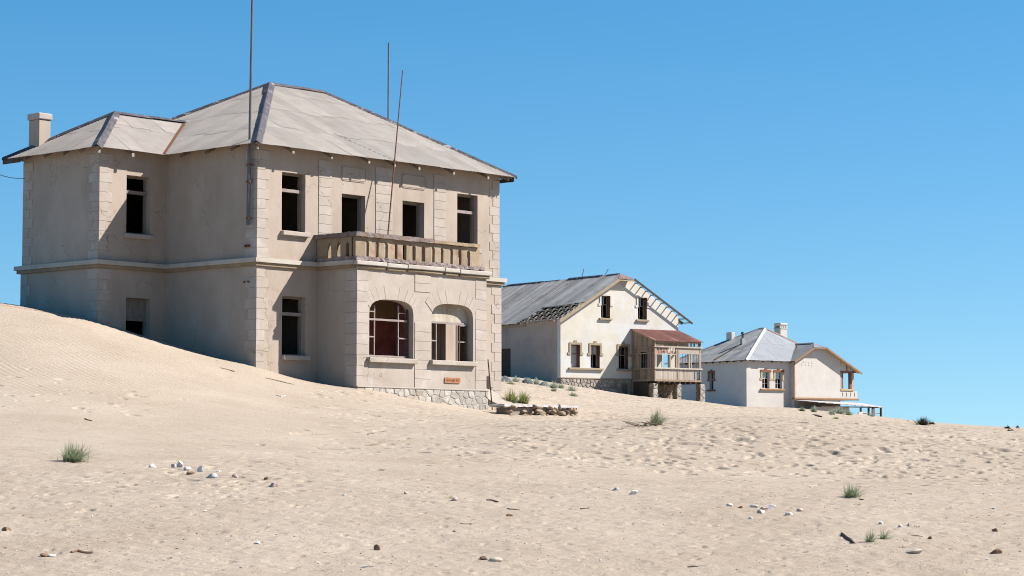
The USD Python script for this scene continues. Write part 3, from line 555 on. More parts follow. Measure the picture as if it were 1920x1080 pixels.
# plaque with worn lettering under the right bay window
pq = T1.part('plaque', polyx(sbox(7.27, 2.79, 8.09, 2.985).buffer(-.04).buffer(.04), -BP - .035, .035), 'plaque', label='small orange-brown plaque with worn lettering under the right bay window')
lt = [bar((7.36 + .085 * k + dx, -BP - .036, 2.85), (7.36 + .085 * k + ex, -BP - .036, 2.93), .012, .012, up=(0, 1, 0)) for k in range(8) for dx, ex in (((0, .03), (.06, .03)) if k in (0, 3) else ((.015, .01),) if k % 2 else ((0, .005), (.045, .04)))]
T1.part('worn_lettering', cat(lt), 'plaque_letter', parent=pq)
# cement fillet and loose pipe at the foot of the right corner
T1.part('cement_buttress', polyv(Polygon([(-.06, 1.0), (-.06, 2.75), (-.5, 2.65), (-1.3, 2.25), (-2.3, 1.85), (-3.6, 1.45), (-4.6, 1.2), (-4.6, .8)]), 10.45, 1.0), 'cement', label='sloping pale cement flank at the foot of the right corner')
T1.part('drain_pipe', rod((BR + .05, -BP - .04, 3.7), (BR + .2, -BP - .12, 1.85), .022), 'timber_dark', label='thin rusty pipe hanging off the bay corner')
T1.part('meter_box', CB(11.62, 11.86, -.22, -LO, 2.75, 3.2, .02), 'cement', label='small grey box on the wall at the right corner')
for (u, z) in ((-.02, 7.35), (-.02, 7.37)): pass
for vv in (.34, .5): T1.part('pipe_stub', rod((-.02, vv, 7.36), (-.1, vv, 7.36), .045), 'metal_rust')
for vv in (.3, .5): T1.part('pipe_stub', rod((-.06, vv, 6.12), (-.14, vv, 6.12), .03), 'metal_rust')

# roof: hips of corrugated iron sheets
EA = 10.78; RV, RZ, R2 = 6.516, 14.39, 9.384
def roof_plane(h, path, O, es, et, lo, hi, rows, width, seed, m, **kw):
    for s_ in corrugated(O, es, et, lo, hi, rows, width, seed=seed, **kw): h.part('roof_sheet', s_, m, parent=path, smooth=True)
raf = []
for u in (-.45, 1.21, 3.06, 4.9, 6.21, 7.48, 9.33, 11.22, 12.4): raf.append(bar((u, -.48, 10.66), (u, -.30 if u in (-.45, 12.4) else .2, 10.66 + (.09 if u in (-.45, 12.4) else .345)), .06, .085))
for v in (.9, 2.2, 3.5): raf.append(bar((-.46, v, 10.66), (.2, v, 10.995), .06, .085))
for u in (-3.3, -1.93): raf.append(bar((u, CV - .4, 10.69), (u, CV - .3 if u < -3 else CV + .2, 10.74 if u < -3 else 11.0), .06, .085))
for v in (5.3, 6.2, 7.3, 8.4, 9.2): raf.append(bar((WB - .45, v, 10.68), (WB + (-.2 if v > 9 or v < 5.4 else .2), v, 10.68 + .59 * (.25 if v > 9 or v < 5.4 else .65)), .06, .085))
roof1 = T1.part('roof', bar((RV + .1, RV, RZ - .2), (R2 - .1, RV, RZ - .2), .1, .2), 'timber_dark')
for q in raf: T1.part('rafter', q, 'timber_frame', parent=roof1)
for u in (-.44, 1.21, 3.06, 4.9, 6.21, 7.48, 9.33, 11.22): T1.part('rafter_end', CB(u - .05, u + .05, -.52, -.47, 10.58, 10.69, .01), 'rafter_end', parent=roof1)
for u in (-3.42, -1.93): T1.part('rafter_end', CB(u - .06, u + .06, CV - .46, CV - .41, 10.58, 10.71, .01), 'rafter_end', parent=roof1)
L = math.hypot(RV + .59, RZ - EA); et = np.array([0, RV + .59, RZ - EA]) / L
fr = lambda s: s - (-.583)
u_l, u_r = -.583, W1 + .304
roof_plane(T1, roof1, (u_l, -.59, EA), (1, 0, 0), et, [(0, 0), (u_r - u_l, 0)], [(0, 0), (6.516 - u_l, L), (R2 - u_l, L), (u_r - u_l, 0)], [0, 2.3, 4.6, 6.7, 8.5], .76, 1, 'roof_pale')
Ls = math.hypot(RV - u_l, RZ - EA); et = np.array([RV - u_l, 0, RZ - EA]) / Ls; vb = 12.0
# left slope, cut by the wing's roof (valleys)
WA = (-.57, 7.0, 12.53); wj = (2.72, 7.0, 12.53); v0w, v1w = CV - .513, 9.587
tj = np.linalg.norm(np.array([wj[0] - u_l, 0, wj[2] - EA]))
roof_plane(T1, roof1, (u_l, -.59, EA), (0, 1, 0), et, [(0, 0), (v0w + .59, 0), (7.0 + .59, tj), (v1w + .59, 0), (vb + .59, 0)], [(0, 0), (RV + .59, Ls), (RV + .6, Ls), (vb + .59, 0)], [0, 2.1, 4.3, 6.5, 8.5], .76, 2, 'roof_pale')
Lr = math.hypot(u_r - R2, RZ - EA); et = np.array([-(u_r - R2), 0, RZ - EA]) / Lr
roof_plane(T1, roof1, (u_r, -.59, EA), (0, 1, 0), et, [(0, 0), (vb + .59, 0)], [(0, 0), (RV + .59, Lr), (RV + .6, Lr), (vb + .59, 0)], [0, 2.6, 5.5], .76, 3, 'roof_pale')
Lb = math.hypot(vb - RV, RZ - EA); et = np.array([0, -(vb - RV), RZ - EA]) / Lb
roof_plane(T1, roof1, (u_l, vb, EA), (1, 0, 0), et, [(0, 0), (u_r - u_l, 0)], [(0, 0), (RV - u_l, Lb), (R2 - u_l, Lb), (u_r - u_l, 0)], [0, 4, 8.5], 1.5, 4, 'roof_pale')
# wing: front slope, end slope, back slope
uw = WB - .542; vm = 7.0
Lw = math.hypot(vm - v0w, 12.53 - EA); et = np.array([0, vm - v0w, 12.53 - EA]) / Lw
roof_plane(T1, roof1, (uw, v0w, EA), (1, 0, 0), et, [(0, 0), (u_l - uw, 0), (wj[0] - uw, Lw)], [(0, 0), (WA[0] - uw, Lw), (wj[0] - uw, Lw)], [0, 2.2, 3.5], .76, 5, 'roof_pale')
Lw2 = math.hypot(v1w - vm, 12.53 - EA); et = np.array([0, -(v1w - vm), 12.53 - EA]) / Lw2
roof_plane(T1, roof1, (uw, v1w, EA), (1, 0, 0), et, [(0, 0), (u_l - uw, 0), (wj[0] - uw, Lw2)], [(0, 0), (WA[0] - uw, Lw2), (wj[0] - uw, Lw2)], [0, 3.5], .76, 6, 'roof_pale')
Le = math.hypot(WA[0] - uw, 12.53 - EA); et = np.array([WA[0] - uw, 0, 12.53 - EA]) / Le
roof_plane(T1, roof1, (uw, v0w, EA), (0, 1, 0), et, [(0, 0), (v1w - v0w, 0)], [(0, 0), (vm - v0w, Le), (vm - v0w + .01, Le), (v1w - v0w, 0)], [0, 1.9, 4], .76, 7, 'roof_pale')
def cap(a, b, w=.17, seed=0, h=T1, parent=roof1, m='hip_cap', n1=None, n2=None, drop=.55, name='ridge_cap'):
    """A folded ridge cap of lengths laid end to end along a hip or ridge."""
    a, b = np.array(a, float), np.array(b, float); Lh = np.linalg.norm(b - a); k = max(1, int(round(Lh / 1.9))); r_ = np.random.default_rng(seed); d = (b - a) / Lh
    s = np.cross(d, [0, 0, 1.0]); s /= np.linalg.norm(s)
    for i in range(k):
        p, q = a + d * (Lh * i / k - (.06 if i else 0)), a + d * Lh * (i + 1) / k; lift = .05 + .012 * (i % 2); e = r_.uniform(-.01, .01, 6)
        rows_ = []
        for pt in (p, q):
            c = pt + np.array([0, 0, lift]); rows_ += [c - s * w - np.array([0, 0, drop * w]), c - s * .045 + np.array([0, 0, .005]), c + np.array([0, 0, .03]), c + s * .045 + np.array([0, 0, .005]), c + s * w - np.array([0, 0, drop * w])]
        v = np.array(rows_); v[[0, 4, 5, 9], 2] += r_.uniform(-.015, .015, 4); f = []
        for j in range(4): f += [[j, j + 1, j + 6], [j, j + 6, j + 5]]
        h.part(name, (v, np.array(f)), m, parent=parent)
A0 = (RV, RV, RZ)
cap((u_l, -.59, EA), A0, .2, 1); cap(A0, (R2, RV, RZ), .16, 2); cap((u_r, -.59, EA), (R2, RV, RZ), .16, 3); cap((u_l, vb, EA), A0, .16, 4); cap((u_r, vb, EA), (R2, RV, RZ), .16, 5)
cap((uw, v0w, EA), WA, .2, 6); cap(WA, wj, .15, 7); cap((uw, v1w, EA), WA, .16, 8)
# valley gutter between wing and main roof
va, vbb = np.array([u_l, v0w, EA + .035]), np.array([wj[0], wj[1], wj[2] + .035])
T1.part('valley_gutter', bar(va, vbb, .1, .02), 'metal_rust', parent=roof1)
# barge boards at the two free eave ends
T1.part('fascia', bar((u_r - .03, -.5, EA - .09), (u_r - .03, 1.6, EA - .09), .03, .15), 'timber_dark', parent=roof1)
T1.part('fascia', bar((uw + .04, v1w - 1.0, EA - .09), (uw + .04, v1w, EA - .09), .03, .17), 'timber_dark', parent=roof1)
# chimney
cx0, cx1, cv0, cv1 = -2.80, -2.28, 8.5, 9.1
ch = T1.part('chimney', CB(cx0, cx1, cv0, cv1, 10.7, 12.22, .015), 'plaster', parent=roof1); T1.part('chimney_cap', CB(cx0 - .05, cx1 + .05, cv0 - .05, cv1 + .05, 12.225, 12.46, .03), 'plaster_pale', parent=roof1)

# ---------------------------------------------------------------- poles on house 1
def pole(name, a, b, r0, r1, m, label, extra=None, clamps=()):
    a, b = H1.w(*a), H1.w(*b); t = Thing(name, label, name.replace('_', ' '), a)
    t.part('shaft', rod((0, 0, 0), b - a, r0, 10, r1), m)
    for z, r in clamps:
        c = (b - a) * z; t.part('clamp', rod(c - np.array([0, 0, .03]), c + np.array([0, 0, .03]), r, 12), 'metal_rust')
        t.part('bracket', rod(c, c + H1.U * .17, .018), 'metal_rust')
    if extra: t.part('sleeve', rod((0, 0, -.02), (b - a) * extra[0], extra[1], 10), m)
    return t
pole('mast', (-.16, .26, 8.09), (-.16, .10, 18.3), .05, .035, 'metal_grey', 'tall grey metal mast rising through the eave at the near corner of the large house', extra=(.255, .066), clamps=((.02, .085), (.143, .1), (.2, .1)))
pole('antenna_pole', (14.45, 8.0, 11.6), (14.47, 8.0, 17.21), .038, .032, 'metal_grey', 'thin upright grey pole standing behind the right hip of the large house roof')
pole('leaning_rod', (5.25, -1.0, 7.04), (6.91, -.2, 14.22), .03, .02, 'metal_rust', 'long thin rusty rod leaning from the balcony against the eave of the large house')
cw = [H1.w(WB, CB_ - .1, 10.1) + np.array([0, 0, 0])]
ca, cb = cw[0], ray(-60, 290) * 84
n_ = 14; pts = [ca + (cb - ca) * t - np.array([0, 0, .25 * 4 * t * (1 - t)]) for t in np.linspace(0, 1, n_)]
single('cable', cat([rod(pts[k], pts[k + 1], .012, 5) for k in range(n_ - 1)]), 'metal_grey', 'thin dark cable running off the left corner of the large house', 'cable')

# ---------------------------------------------------------------- house 2: cream gabled house with a timber porch
rng = np.random.default_rng(11)
T2 = Thing('gabled_house', 'cream gabled house with torn grey iron roof and timber porch on stone piers', 'house', H2.P, H2.yaw, zb=3.5)
W2, D2 = 10.55, 14.75
ZP = 5.76; a_, b_, c_ = (.88, 1.68), (2.62, 3.43), (5.11, 5.95); d_, e_ = (3.55, 4.35), (6.86, 7.67)
zt, zb, zut, zub = 8.10, 6.50, 11.62, 10.05
gable = Polygon([(0, ZP), (W2, ZP), (W2, 10.42), (6.3, 12.81), (4.86, 12.81), (0, 9.90)])
hs = [rect(*x, zb, zt) for x in (a_, b_, c_)] + [rect(*x, zub, zut) for x in (d_, e_)] + [rect(9.1, 9.86, 6.0, 7.75), rect(7.1, 7.9, 6.0, 7.75)]
T2.part('wall', polyx(holes(gable, hs), 0, .38), 'cream_wall')
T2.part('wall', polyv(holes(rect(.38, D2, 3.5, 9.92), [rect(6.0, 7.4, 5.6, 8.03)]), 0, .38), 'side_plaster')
T2.part('wall', polyv(holes(rect(.38, D2, 3.5, 10.40), [rect(.45, 2.2, 6.0, 7.9)]), W2 - .38, .38), 'cream_wall')
T2.part('wall', polyx(gable, D2, -.38), 'cream_wall')
T2.part('door', B(.12, .18, 6.0, 7.4, 5.6, 8.03), 'timber_dark', label='dark wooden door in the shaded side wall')
T2.part('plinth', B(.02, W2 - .02, .02, .4, 3.5, ZP), 'mortar'); T2.part('plinth_ledge', CB(-.03, 6.24, -.05, .02, ZP - .03, ZP + .05, .01), 'trim_tan')
for g in rubble(holes(sbox(0, 4.0, 6.2, ZP - .04), [sbox(5.25, 4.5, 6.0, 5.5)]), 120, rng, .022): T2.part('stone', on_front(stone(g, .05, rng), .02), 'stone_grey')
for g in rubble(sbox(6.35, 4.1, W2, 5.6), 64, rng, .022): T2.part('stone', on_front(stone(g, .05, rng), .02), 'stone_brown')
T2.part('basement_window', cat([B(5.36, 5.44, -.02, .02, 4.62, 5.36), B(5.80, 5.88, -.02, .02, 4.62, 5.36), B(5.36, 5.88, -.02, .02, 5.36, 5.46), B(5.6, 5.63, -.01, .02, 4.62, 5.36)]), 'timber_frame')
T2.part('basement_opening', B(5.44, 5.80, .0, .019, 4.6, 5.36), 'interior_dark')
T2.part('floor', B(.38, W2 - .38, .4, D2 - .4, 5.5, 5.75), 'interior_dark'); T2.part('floor', B(.38, W2 - .38, .4, D2 - .4, 9.2, 9.4), 'interior_dark')
T2.part('partition', B(.38, 8.6, 4, 4.12, 5.76, 9.19), 'interior_dark'); T2.part('partition', B(6.6, 6.7, .4, 4, 5.76, 9.19), 'interior_dark'); T2.part('partition', B(2.6, 9.3, 5, 5.12, 9.41, 10.9), 'interior_dark')
T2.part('partition', B(8.5, 8.62, .4, 6, 5.76, 9.19), 'cream_wall')
# window surrounds with ears and keystone, reveals, frames, sills
def surround(u0, u1, z1, ear=.55, m='trim_tan', w=.15, v=0, h=T2, key=True):
    g = shapely.union_all([rect(u0 - w, u1 + w, z1 - ear, z1 + .15), rect(u0 - w - .12, u1 + w + .12, z1 - ear - .17, z1 - ear)] + ([rect((u0 + u1) / 2 - .11, (u0 + u1) / 2 + .11, z1 + .15, z1 + .3)] if key else [])).difference(rect(u0, u1, z1 - 3, z1))
    for q in getattr(g, 'geoms', [g]): h.part('window_surround', polyx(q, v - .05, .05), m)
def simple_window(h, u0, u1, z0, z1, v, tr, m='timber_frame', lights=2, panes=True, cross=False):
    w = .06; p = [B(u0, u0 + w, v, v + .07, z0, z1), B(u1 - w, u1, v, v + .07, z0, z1), B(u0 + w, u1 - w, v, v + .07, z1 - w, z1), B(u0 + w, u1 - w, v, v + .07, z0, z0 + w)]
    if tr: p.append(B(u0 + w, u1 - w, v - .01, v + .08, tr - .035, tr + .035))
    for k in range(1, lights): x = u0 + (u1 - u0) * k / lights; p.append(B(x - .025, x + .025, v + .01, v + .06, z0 + w, z1 - w))
    if cross:
        for zz in cross: p.append(B(u0 + w, u1 - w, v + .015, v + .055, zz - .018, zz + .018))
    path = h.part('window_frame', cat(p), m)
    if panes: h.part('pane', B(u0 + w, u1 - w, v + .03, v + .036, (tr or z0) + .04, z1 - w), 'glass', parent=path)
    return path
for x in (a_, b_, c_):
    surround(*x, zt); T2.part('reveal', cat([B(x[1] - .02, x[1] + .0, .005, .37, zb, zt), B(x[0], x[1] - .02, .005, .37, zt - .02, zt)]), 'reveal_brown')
    p = simple_window(T2, x[0] + .0, x[1] - .02, zb, zt - .02, .3, 7.47, lights=1 if x is a_ else 2, panes=x is c_)
    if x is a_: T2.part('blind', B(x[0] + .06, x[1] - .08, .32, .335, zb + .05, zt - .08), 'blind_white', parent=p, label='white blind covering the whole window')
    if x is b_: T2.part('blind', B(x[0] + .06, x[1] - .08, .32, .335, 7.5, zt - .08), 'blind_white', parent=p, label='white blind over the upper light')
for x in (d_, e_):
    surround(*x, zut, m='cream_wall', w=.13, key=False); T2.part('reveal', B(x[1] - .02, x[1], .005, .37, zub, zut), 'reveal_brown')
    simple_window(T2, x[0], x[1] - .02, zub, zut, .3, 11.02, lights=2)
T2.part('window_sill', CB(.66, 3.68, -.14, .05, 6.34, 6.49, .015), 'trim_tan'); T2.part('window_sill', CB(4.93, 6.22, -.14, .05, 6.34, 6.49, .015), 'trim_tan')
for x in (d_, e_): T2.part('window_sill', CB(x[0] - .2, x[1] + .12, -.14, .05, 9.90, 10.04, .015), 'trim_tan')
# roof
sl = .60; EU, EZ = -.34, 9.74
tim = [bar((EU, v, EZ - .06), (5.5, v, EZ - .06 + sl * 5.84), .09, .13) for v in np.arange(4.9, 14.5, .9)] + [bar((11.4, v, 9.9), (5.6, v, 13.15), .09, .13) for v in np.arange(.6, 14.5, .9)]
roof2 = T2.part('roof', bar((5.58, .6, 13.1), (5.58, 14.2, 13.1), .1, .2), 'timber_frame')
for q in tim: T2.part('rafter', q, 'timber_frame', parent=roof2)
Lr2 = math.hypot(5.58 - EU, 13.28 - EZ); et = np.array([5.58 - EU, 0, 13.28 - EZ]) / Lr2
tk = lambda u: (u - EU) * Lr2 / (5.58 - EU)
lo2 = [(0, tk(1.95)), (.42, tk(1.9)), (4.3, tk(1.68)), (4.55, tk(.8)), (4.95, tk(.15)), (5.3, 0), (15.15, 0)]
hi2 = [(0, tk(4.86)), (.79, Lr2), (14.4, Lr2), (15.15, tk(4.86))]
for s_ in corrugated((EU, -.4, EZ), (0, 1, 0), et, lo2, hi2, [0, 7], .66, pitch=.11, amp=.016, seed=12, lift=.006): T2.part('roof_sheet', s_, 'roof_grey', parent=roof2, smooth=True)
for k, u in enumerate((-.25, .12, .62, 1.12, 1.6)): T2.part('purlin', bar((u, -.36, EZ + sl * (u - EU) + .03), (u, 4.3 + .25 * (k < 2), EZ + sl * (u - EU) + .03), .11, .06), 'lath', parent=roof2)
for v in np.arange(.15, 4.2, .8): T2.part('rafter', bar((EU - .05 - rng.uniform(0, .12), v, EZ - .09), (1.9, v, EZ - .09 + sl * 2.3), .09, .11), 'lath', parent=roof2)
et = np.array([5.58 - 11.5, 0, 13.28 - 9.92]); L3 = np.linalg.norm(et); et /= L3
for s_ in corrugated((11.5, .42, 9.92), (0, 1, 0), et, [(0, 0), (14.7, 0)], [(0, L3), (14.7, L3)], [0, 3.4, 7], .8, pitch=.11, amp=.014, seed=13): T2.part('roof_sheet', s_, 'roof_grey', parent=roof2, smooth=True)
T2.part('barge_board', bar((6.25, -.4, 12.86), (11.55, -.4, 9.88), .05, .14), 'timber_dark', parent=roof2, label='dark barge board at the stripped right verge')
for t in np.linspace(.06, .97, 11): T2.part('batten', B(6.3 + 5.2 * t - .035, 6.3 + 5.2 * t + .035, -.38, .6, 12.85 - 2.93 * t - .09, 12.85 - 2.93 * t - .03), 'timber_dark', parent=roof2)
T2.part('barge_board', bar((4.9, -.41, 12.79), (-.36, -.41, 9.64), .04, .2), 'trim_tan', parent=roof2, label='tan barge board along the left verge')
for s_ in corrugated((4.80, -.42, 12.85), (1, 0, 0), unit((0, .81, .44)), [(0, 0), (1.56, 0)], [(0, 0), (.78, .92), (1.56, 0)], [0, 2], .8, pitch=.11, amp=.012, seed=14): T2.part('roof_sheet', s_, 'rust_pale', parent=roof2, label='rusty pink sheet of the clipped gable end')
T2.part('fascia', B(4.82, 6.36, -.41, -.37, 12.70, 12.83), 'trim_tan', parent=roof2); T2.part('strut', bar((5.62, -.36, 12.7), (5.62, -.03, 12.3), .07, .07), 'white_paint', parent=roof2)
for a, b, z in ((.5, 1.9, .0), (2.5, 6.5, .02), (7.6, 9.6, -.02), (9.7, 14.3, .01)): cap((5.58, a, 13.25 + z), (5.58, b, 13.25 + z), .17, 20 + int(a), T2, roof2)
T2.part('vent_rod', rod((5.6, 5.0, 13.2), (5.75, 4.9, 13.95), .025), 'metal_grey', parent=roof2); T2.part('vent_rod', rod((5.6, 2.3, 13.2), (5.9, 2.2, 13.75), .025), 'metal_grey', parent=roof2)
T2.part('frieze', B(-.04, -.002, 4.1, D2, 9.5, 9.9), 'trim_tan', label='ochre strip at the wall head under the eave')
# porch
PL, PR_, PP, ZF, ZS2, ZT2, ZR2 = 6.26, 10.47, 2.63, 5.72, 6.49, 7.99, 8.42
fr2 = [B(PL, PL + .1, -PP, -PP + .1, ZF, ZR2), B(8.3, 8.4, -PP, -PP + .1, ZF, ZR2), B(PR_ - .1, PR_, -PP, -PP + .1, ZF, ZR2), B(PL - .01, PL + .07, -.1, -.005, 4.4, 9.28), B(PR_ - .1, PR_, -.1, -.005, ZF, 9.2)]
fr2 += [B(PL, PR_, -PP + .01, -PP + .09, ZR2 - .12, ZR2 - .005), B(PL, PR_ + .02, -PP, -PP + .14, ZF - .14, ZF), B(PL, PL + .1, -PP + .1, -.1, ZF - .12, ZF), B(PR_ - .1, PR_, -PP + .1, -.1, ZF - .12, ZF), B(PR_ - .09, PR_ - .01, -PP + .1, -.1, ZS2 - .06, ZS2 + .04), B(PR_ - .09, PR_ - .01, -PP + .1, -.1, ZT2 - .05, ZT2 + .04), B(PR_ - .09, PR_ - .02, -1.3, -1.22, ZF, ZR2 + .2)]
fr2 += [bar((PL + .05, -PP, ZR2), (PL + .05, -.02, 9.25), .1, .12), bar((PR_ - .05, -PP, ZR2), (PR_ - .05, -.02, 9.25), .1, .12), bar((8.35, -PP, ZR2), (8.35, -.02, 9.25), .08, .1)]
porch = T2.part('porch', cat(fr2), 'plank', label='weathered timber frame of the glazed porch')
def ps(name, mesh, m, **k): return T2.part(name, mesh, m, parent=porch, **k)
ps('porch_floor', B(PL + .02, PR_ - .02, -PP + .14, -.02, ZF + .0, ZF + .05), 'plank')
ps('rail', CB(PL - .05, PR_ + .08, -PP - .07, -PP - .002, ZS2 - .05, ZS2 + .055, .01), 'plank_pale'); ps('rail', CB(PL - .05, PR_ + .06, -PP - .06, -PP - .002, ZT2 - .03, ZT2 + .06, .01), 'plank_pale')
ps('rail', CB(PL - .05, PL - .005, -PP, -.1, ZS2 - .05, ZS2 + .05, .01), 'plank'); ps('rail', CB(PL - .05, PL - .005, -PP, -.1, ZT2 - .04, ZT2 + .04, .01), 'plank'); ps('rail', CB(PL - .045, PL - .005, -PP, -.1, 7.52, 7.6, .01), 'plank')
# planks: left side
k = -.1
while k > -PP + .12:
    a = k - rng.uniform(.125, .15)
    a = max(a, -PP + .1); ztop = 9.25 + (9.25 - ZR2) / PP * ((k + a) / 2) - .02
    u = PL + rng.uniform(0, .012); g = .006
    ps('plank', B(u, u + .025, a + g, k - g, ZT2 + .04, ztop), 'plank'); ps('plank', B(u, u + .025, a + g, k - g, ZF, ZS2 - .05), 'plank')
    if not (-1.86 < (k + a) / 2 < -.84):
        ps('plank', B(u, u + .025, a + g, k - g, ZS2 + .05, 7.52), 'plank')
    if rng.random() < .85 and not (-1.7 < (k + a) / 2 < -1.0 and rng.random() < .6): ps('plank', B(u, u + .025, a + g, k - g, 7.6, ZT2 - .04), 'plank')
    if k > -1.75: ps('plank', B(u + .05, u + .08, a + g, k - g, 4.0, ZF - .12), 'timber_dark')
    k = a
ps('side_window', cat([B(PL + .0, PL + .05, -1.86, -1.80, ZS2 + .05, 7.52), B(PL, PL + .05, -.90, -.84, ZS2 + .05, 7.52), B(PL + .01, PL + .04, -1.36, -1.33, ZS2 + .05, 7.52), B(PL + .01, PL + .04, -1.6, -1.58, ZS2 + .05, 7.52), B(PL + .01, PL + .04, -1.1, -1.08, ZS2 + .05, 7.52), B(PL + .01, PL + .04, -1.8, -.9, 7.0, 7.02)]), 'timber_frame')
# planks: front, below the sill and above the top rail
x = PL + .1
while x < PR_ - .12:
    b = min(x + rng.uniform(.13, .16), PR_ - .1); m_ = (x + b) / 2
    if m_ < 9.75 or 9.98 < m_ < 10.14: ps('plank', B(x + .005, b - .005, -PP + .02 + rng.uniform(0, .012), -PP + .05, ZF + .0, ZS2 - .05), 'plank_pale')
    if m_ < 8.3 or (8.4 < m_ < 9.3 and rng.random() < .7) or (m_ > 9.3 and rng.random() < .35): ps('plank', B(x + .005, b - .005, -PP + .02, -PP + .045, ZT2 + .06, ZR2 - .12), 'plank')
    x = b
for z in (8.13, 8.25): ps('slat', B(9.0, PR_ - .1, -PP + .03, -PP + .05, z - .012, z + .012), 'plank')
# front windows
def pw(us, z0, z1, w=.035, m='plank_pale'): return [B(u - w, u + w, -PP + .015, -PP + .075, z0, z1) for u in us]
ps('window_frame', cat(pw((6.96, 7.66), ZS2 + .055, 7.5) + pw((6.41, 8.25), ZS2 + .055, ZT2 - .03) + [B(6.44, 8.22, -PP + .01, -PP + .08, 7.46, 7.53), B(6.44, 8.22, -PP + .02, -PP + .07, 7.74, 7.77)] + pw((6.7, 6.95, 7.2, 7.45, 7.7, 7.95), 7.53, ZT2 - .03, .018)), 'plank_pale')
for (a, b, z0, z1) in ((6.97, 7.18, 7.78, 7.94), (7.22, 7.43, 7.78, 7.94), (6.72, 6.93, 7.55, 7.72), (7.22, 7.43, 7.55, 7.72), (7.72, 7.93, 7.55, 7.72), (6.47, 6.68, 7.55, 7.72)): ps('coloured_pane', B(a, b, -PP + .04, -PP + .046, z0, z1), 'interior_red')
ps('brace', bar((7.75, -PP + .2, 6.95), (8.2, -PP + .2, 7.45), .03, .03), 'plank')
ps('window_frame', cat(pw((8.46, 9.42, 9.6, 10.33), ZS2 + .055, 7.62, .04) + [B(8.42, 10.37, -PP + .01, -PP + .08, 7.55, 7.66)]), 'plank_pale')
ps('head_board', B(8.42, 10.37, -PP + .025, -PP + .06, 7.66, ZT2 - .03), 'plank_pale')
for u in (8.8, 9.1, 9.85, 10.1): ps('glazing_bar', B(u - .012, u + .012, -PP + .04, -PP + .06, ZS2 + .055, 7.55), 'timber_dark')
# joists and stone piers
for u in np.arange(6.5, 10.5, .48): ps('joist', B(u - .05, u + .05, -PP - .16, -.05, ZF - .27, ZF - .145), 'timber_dark')
for (a, b) in ((6.11, 6.55), (8.25, 8.67), (10.37, 10.85)):
    pr_ = T2.part('stone_pier', B(a + .03, b - .03, -PP + .03, -PP + .47, 3.6, ZF - .28), 'mortar')
    for g in rubble(sbox(a, 3.85, b, ZF - .28), 13, rng, .014): T2.part('stone', on_front(stone(g, .04, rng), -PP + .03), 'stone_pale', parent=pr_)
    for g in rubble(sbox(-PP, 3.85, -PP + .5, ZF - .28), 13, rng, .014): T2.part('stone', on_left(stone(g, .04, rng), a + .03), 'stone_brown', parent=pr_)
T2.part('post', rod((7.35, -1.7, 4.0), (7.35, -1.7, ZF - .1), .045), 'timber_frame', label='thin grey post under the porch'); T2.part('post', rod((9.55, -1.2, 4.0), (9.55, -1.2, ZF - .1), .045), 'timber_dark')
et = np.array([0, PP + .14, 9.36 - 8.40]); L4 = np.linalg.norm(et); et /= L4
for s_ in corrugated((PL - .1, -PP - .14, 8.40), (1, 0, 0), et, [(0, 0), (4.5, 0)], [(0, L4), (4.5, L4)], [0, 4], .62, pitch=.11, amp=.015, seed=15, lift=.01): T2.part('porch_roof_sheet', s_, 'rust_sheet', parent=porch, smooth=True)

# ---------------------------------------------------------------- house 3: white house with hipped roof
rng = np.random.default_rng(17)
T3 = Thing('hipped_house', 'pinkish white house with pale grey hipped roof and corner verandah, farthest away', 'house', H3.P, H3.yaw, zb=3.5)
Q, WU, WR, WV = .5, 5.25, 10.9, 13.05
A1, A2, S1 = (1.85, 2.72), (3.41, 4.26), (4.68, 5.30); zt3, zb3, ZE3 = 8.08, 6.57, 9.06; SF = 5.75
T3.part('wall', polyx(holes(rect(0, WU + .05, 3.5, ZE3), [rect(*A1, zb3, zt3), rect(*A2, zb3, zt3)]), 0, .35), 'house_white')
T3.part('wall', polyv(holes(rect(.35, 11.0, 3.5, ZE3), [rect(*S1, zb3, zt3)]), 0, .35), 'house_white')
gp = Polygon([(WU, SF), (WR, SF), (WR, 9.55), (9.3, 10.38), (7.55, 10.38), (WU, 9.08)])
T3.part('wall', polyx(gp, -Q, .35), 'house_white'); T3.part('wall', polyx(rect(WU, WR, 3.5, SF - .1), -Q + .02, .33), 'house_white')
T3.part('wall', polyv(rect(-Q + .35, 0, 3.5, 9.0), WU, .35), 'house_white'); T3.part('wall', polyv(rect(-Q + .35, 11, 3.5, 9.5), WR - .35, .35), 'house_white')
T3.part('wall', polyx(rect(.35, WR - .35, 3.5, 9.0), 10.65, .35), 'house_white')
T3.part('floor', B(.35, WR - .35, .35, 10.6, 5.5, 5.7), 'interior_dark'); T3.part('ceiling', B(.35, WR - .35, .35, 10.6, 8.8, 8.9), 'interior_dark'); T3.part('partition', B(.35, WR - .35, 4.0, 4.1, 5.71, 8.79), 'interior_dark')
def surround3(u0, u1, z1, z0, f, lower='trim_yellow'):
    up = shapely.union_all([rect(u0 - .2, u1 + .2, z1 - .02, z1 + .2), rect((u0 + u1) / 2 - .14, (u0 + u1) / 2 + .14, z1 + .2, z1 + .32)]).difference(rect(u0, u1, z0, z1))
    lo = shapely.union_all([rect(u0 - .17, u1 + .17, z1 - .55, z1 - .02), rect(u0 - .27, u1 + .27, z1 - .75, z1 - .55)]).difference(rect(u0, u1, z0 - 1, z1))
    T3.part('window_head', f(up, .06), 'trim_brown')
    for q in getattr(lo, 'geoms', [lo]): T3.part('window_surround', f(q, .045), lower)
for x in (A1, A2):
    surround3(*x, zt3, zb3, lambda g, d: polyx(g, -d, d))
    simple_window(T3, *x, zb3, zt3, .2, 7.5, 'white_paint', lights=2, cross=(7.05, 7.78))
surround3(*S1, zt3, zb3, lambda g, d: polyv(g, -d, d), 'trim_brown')
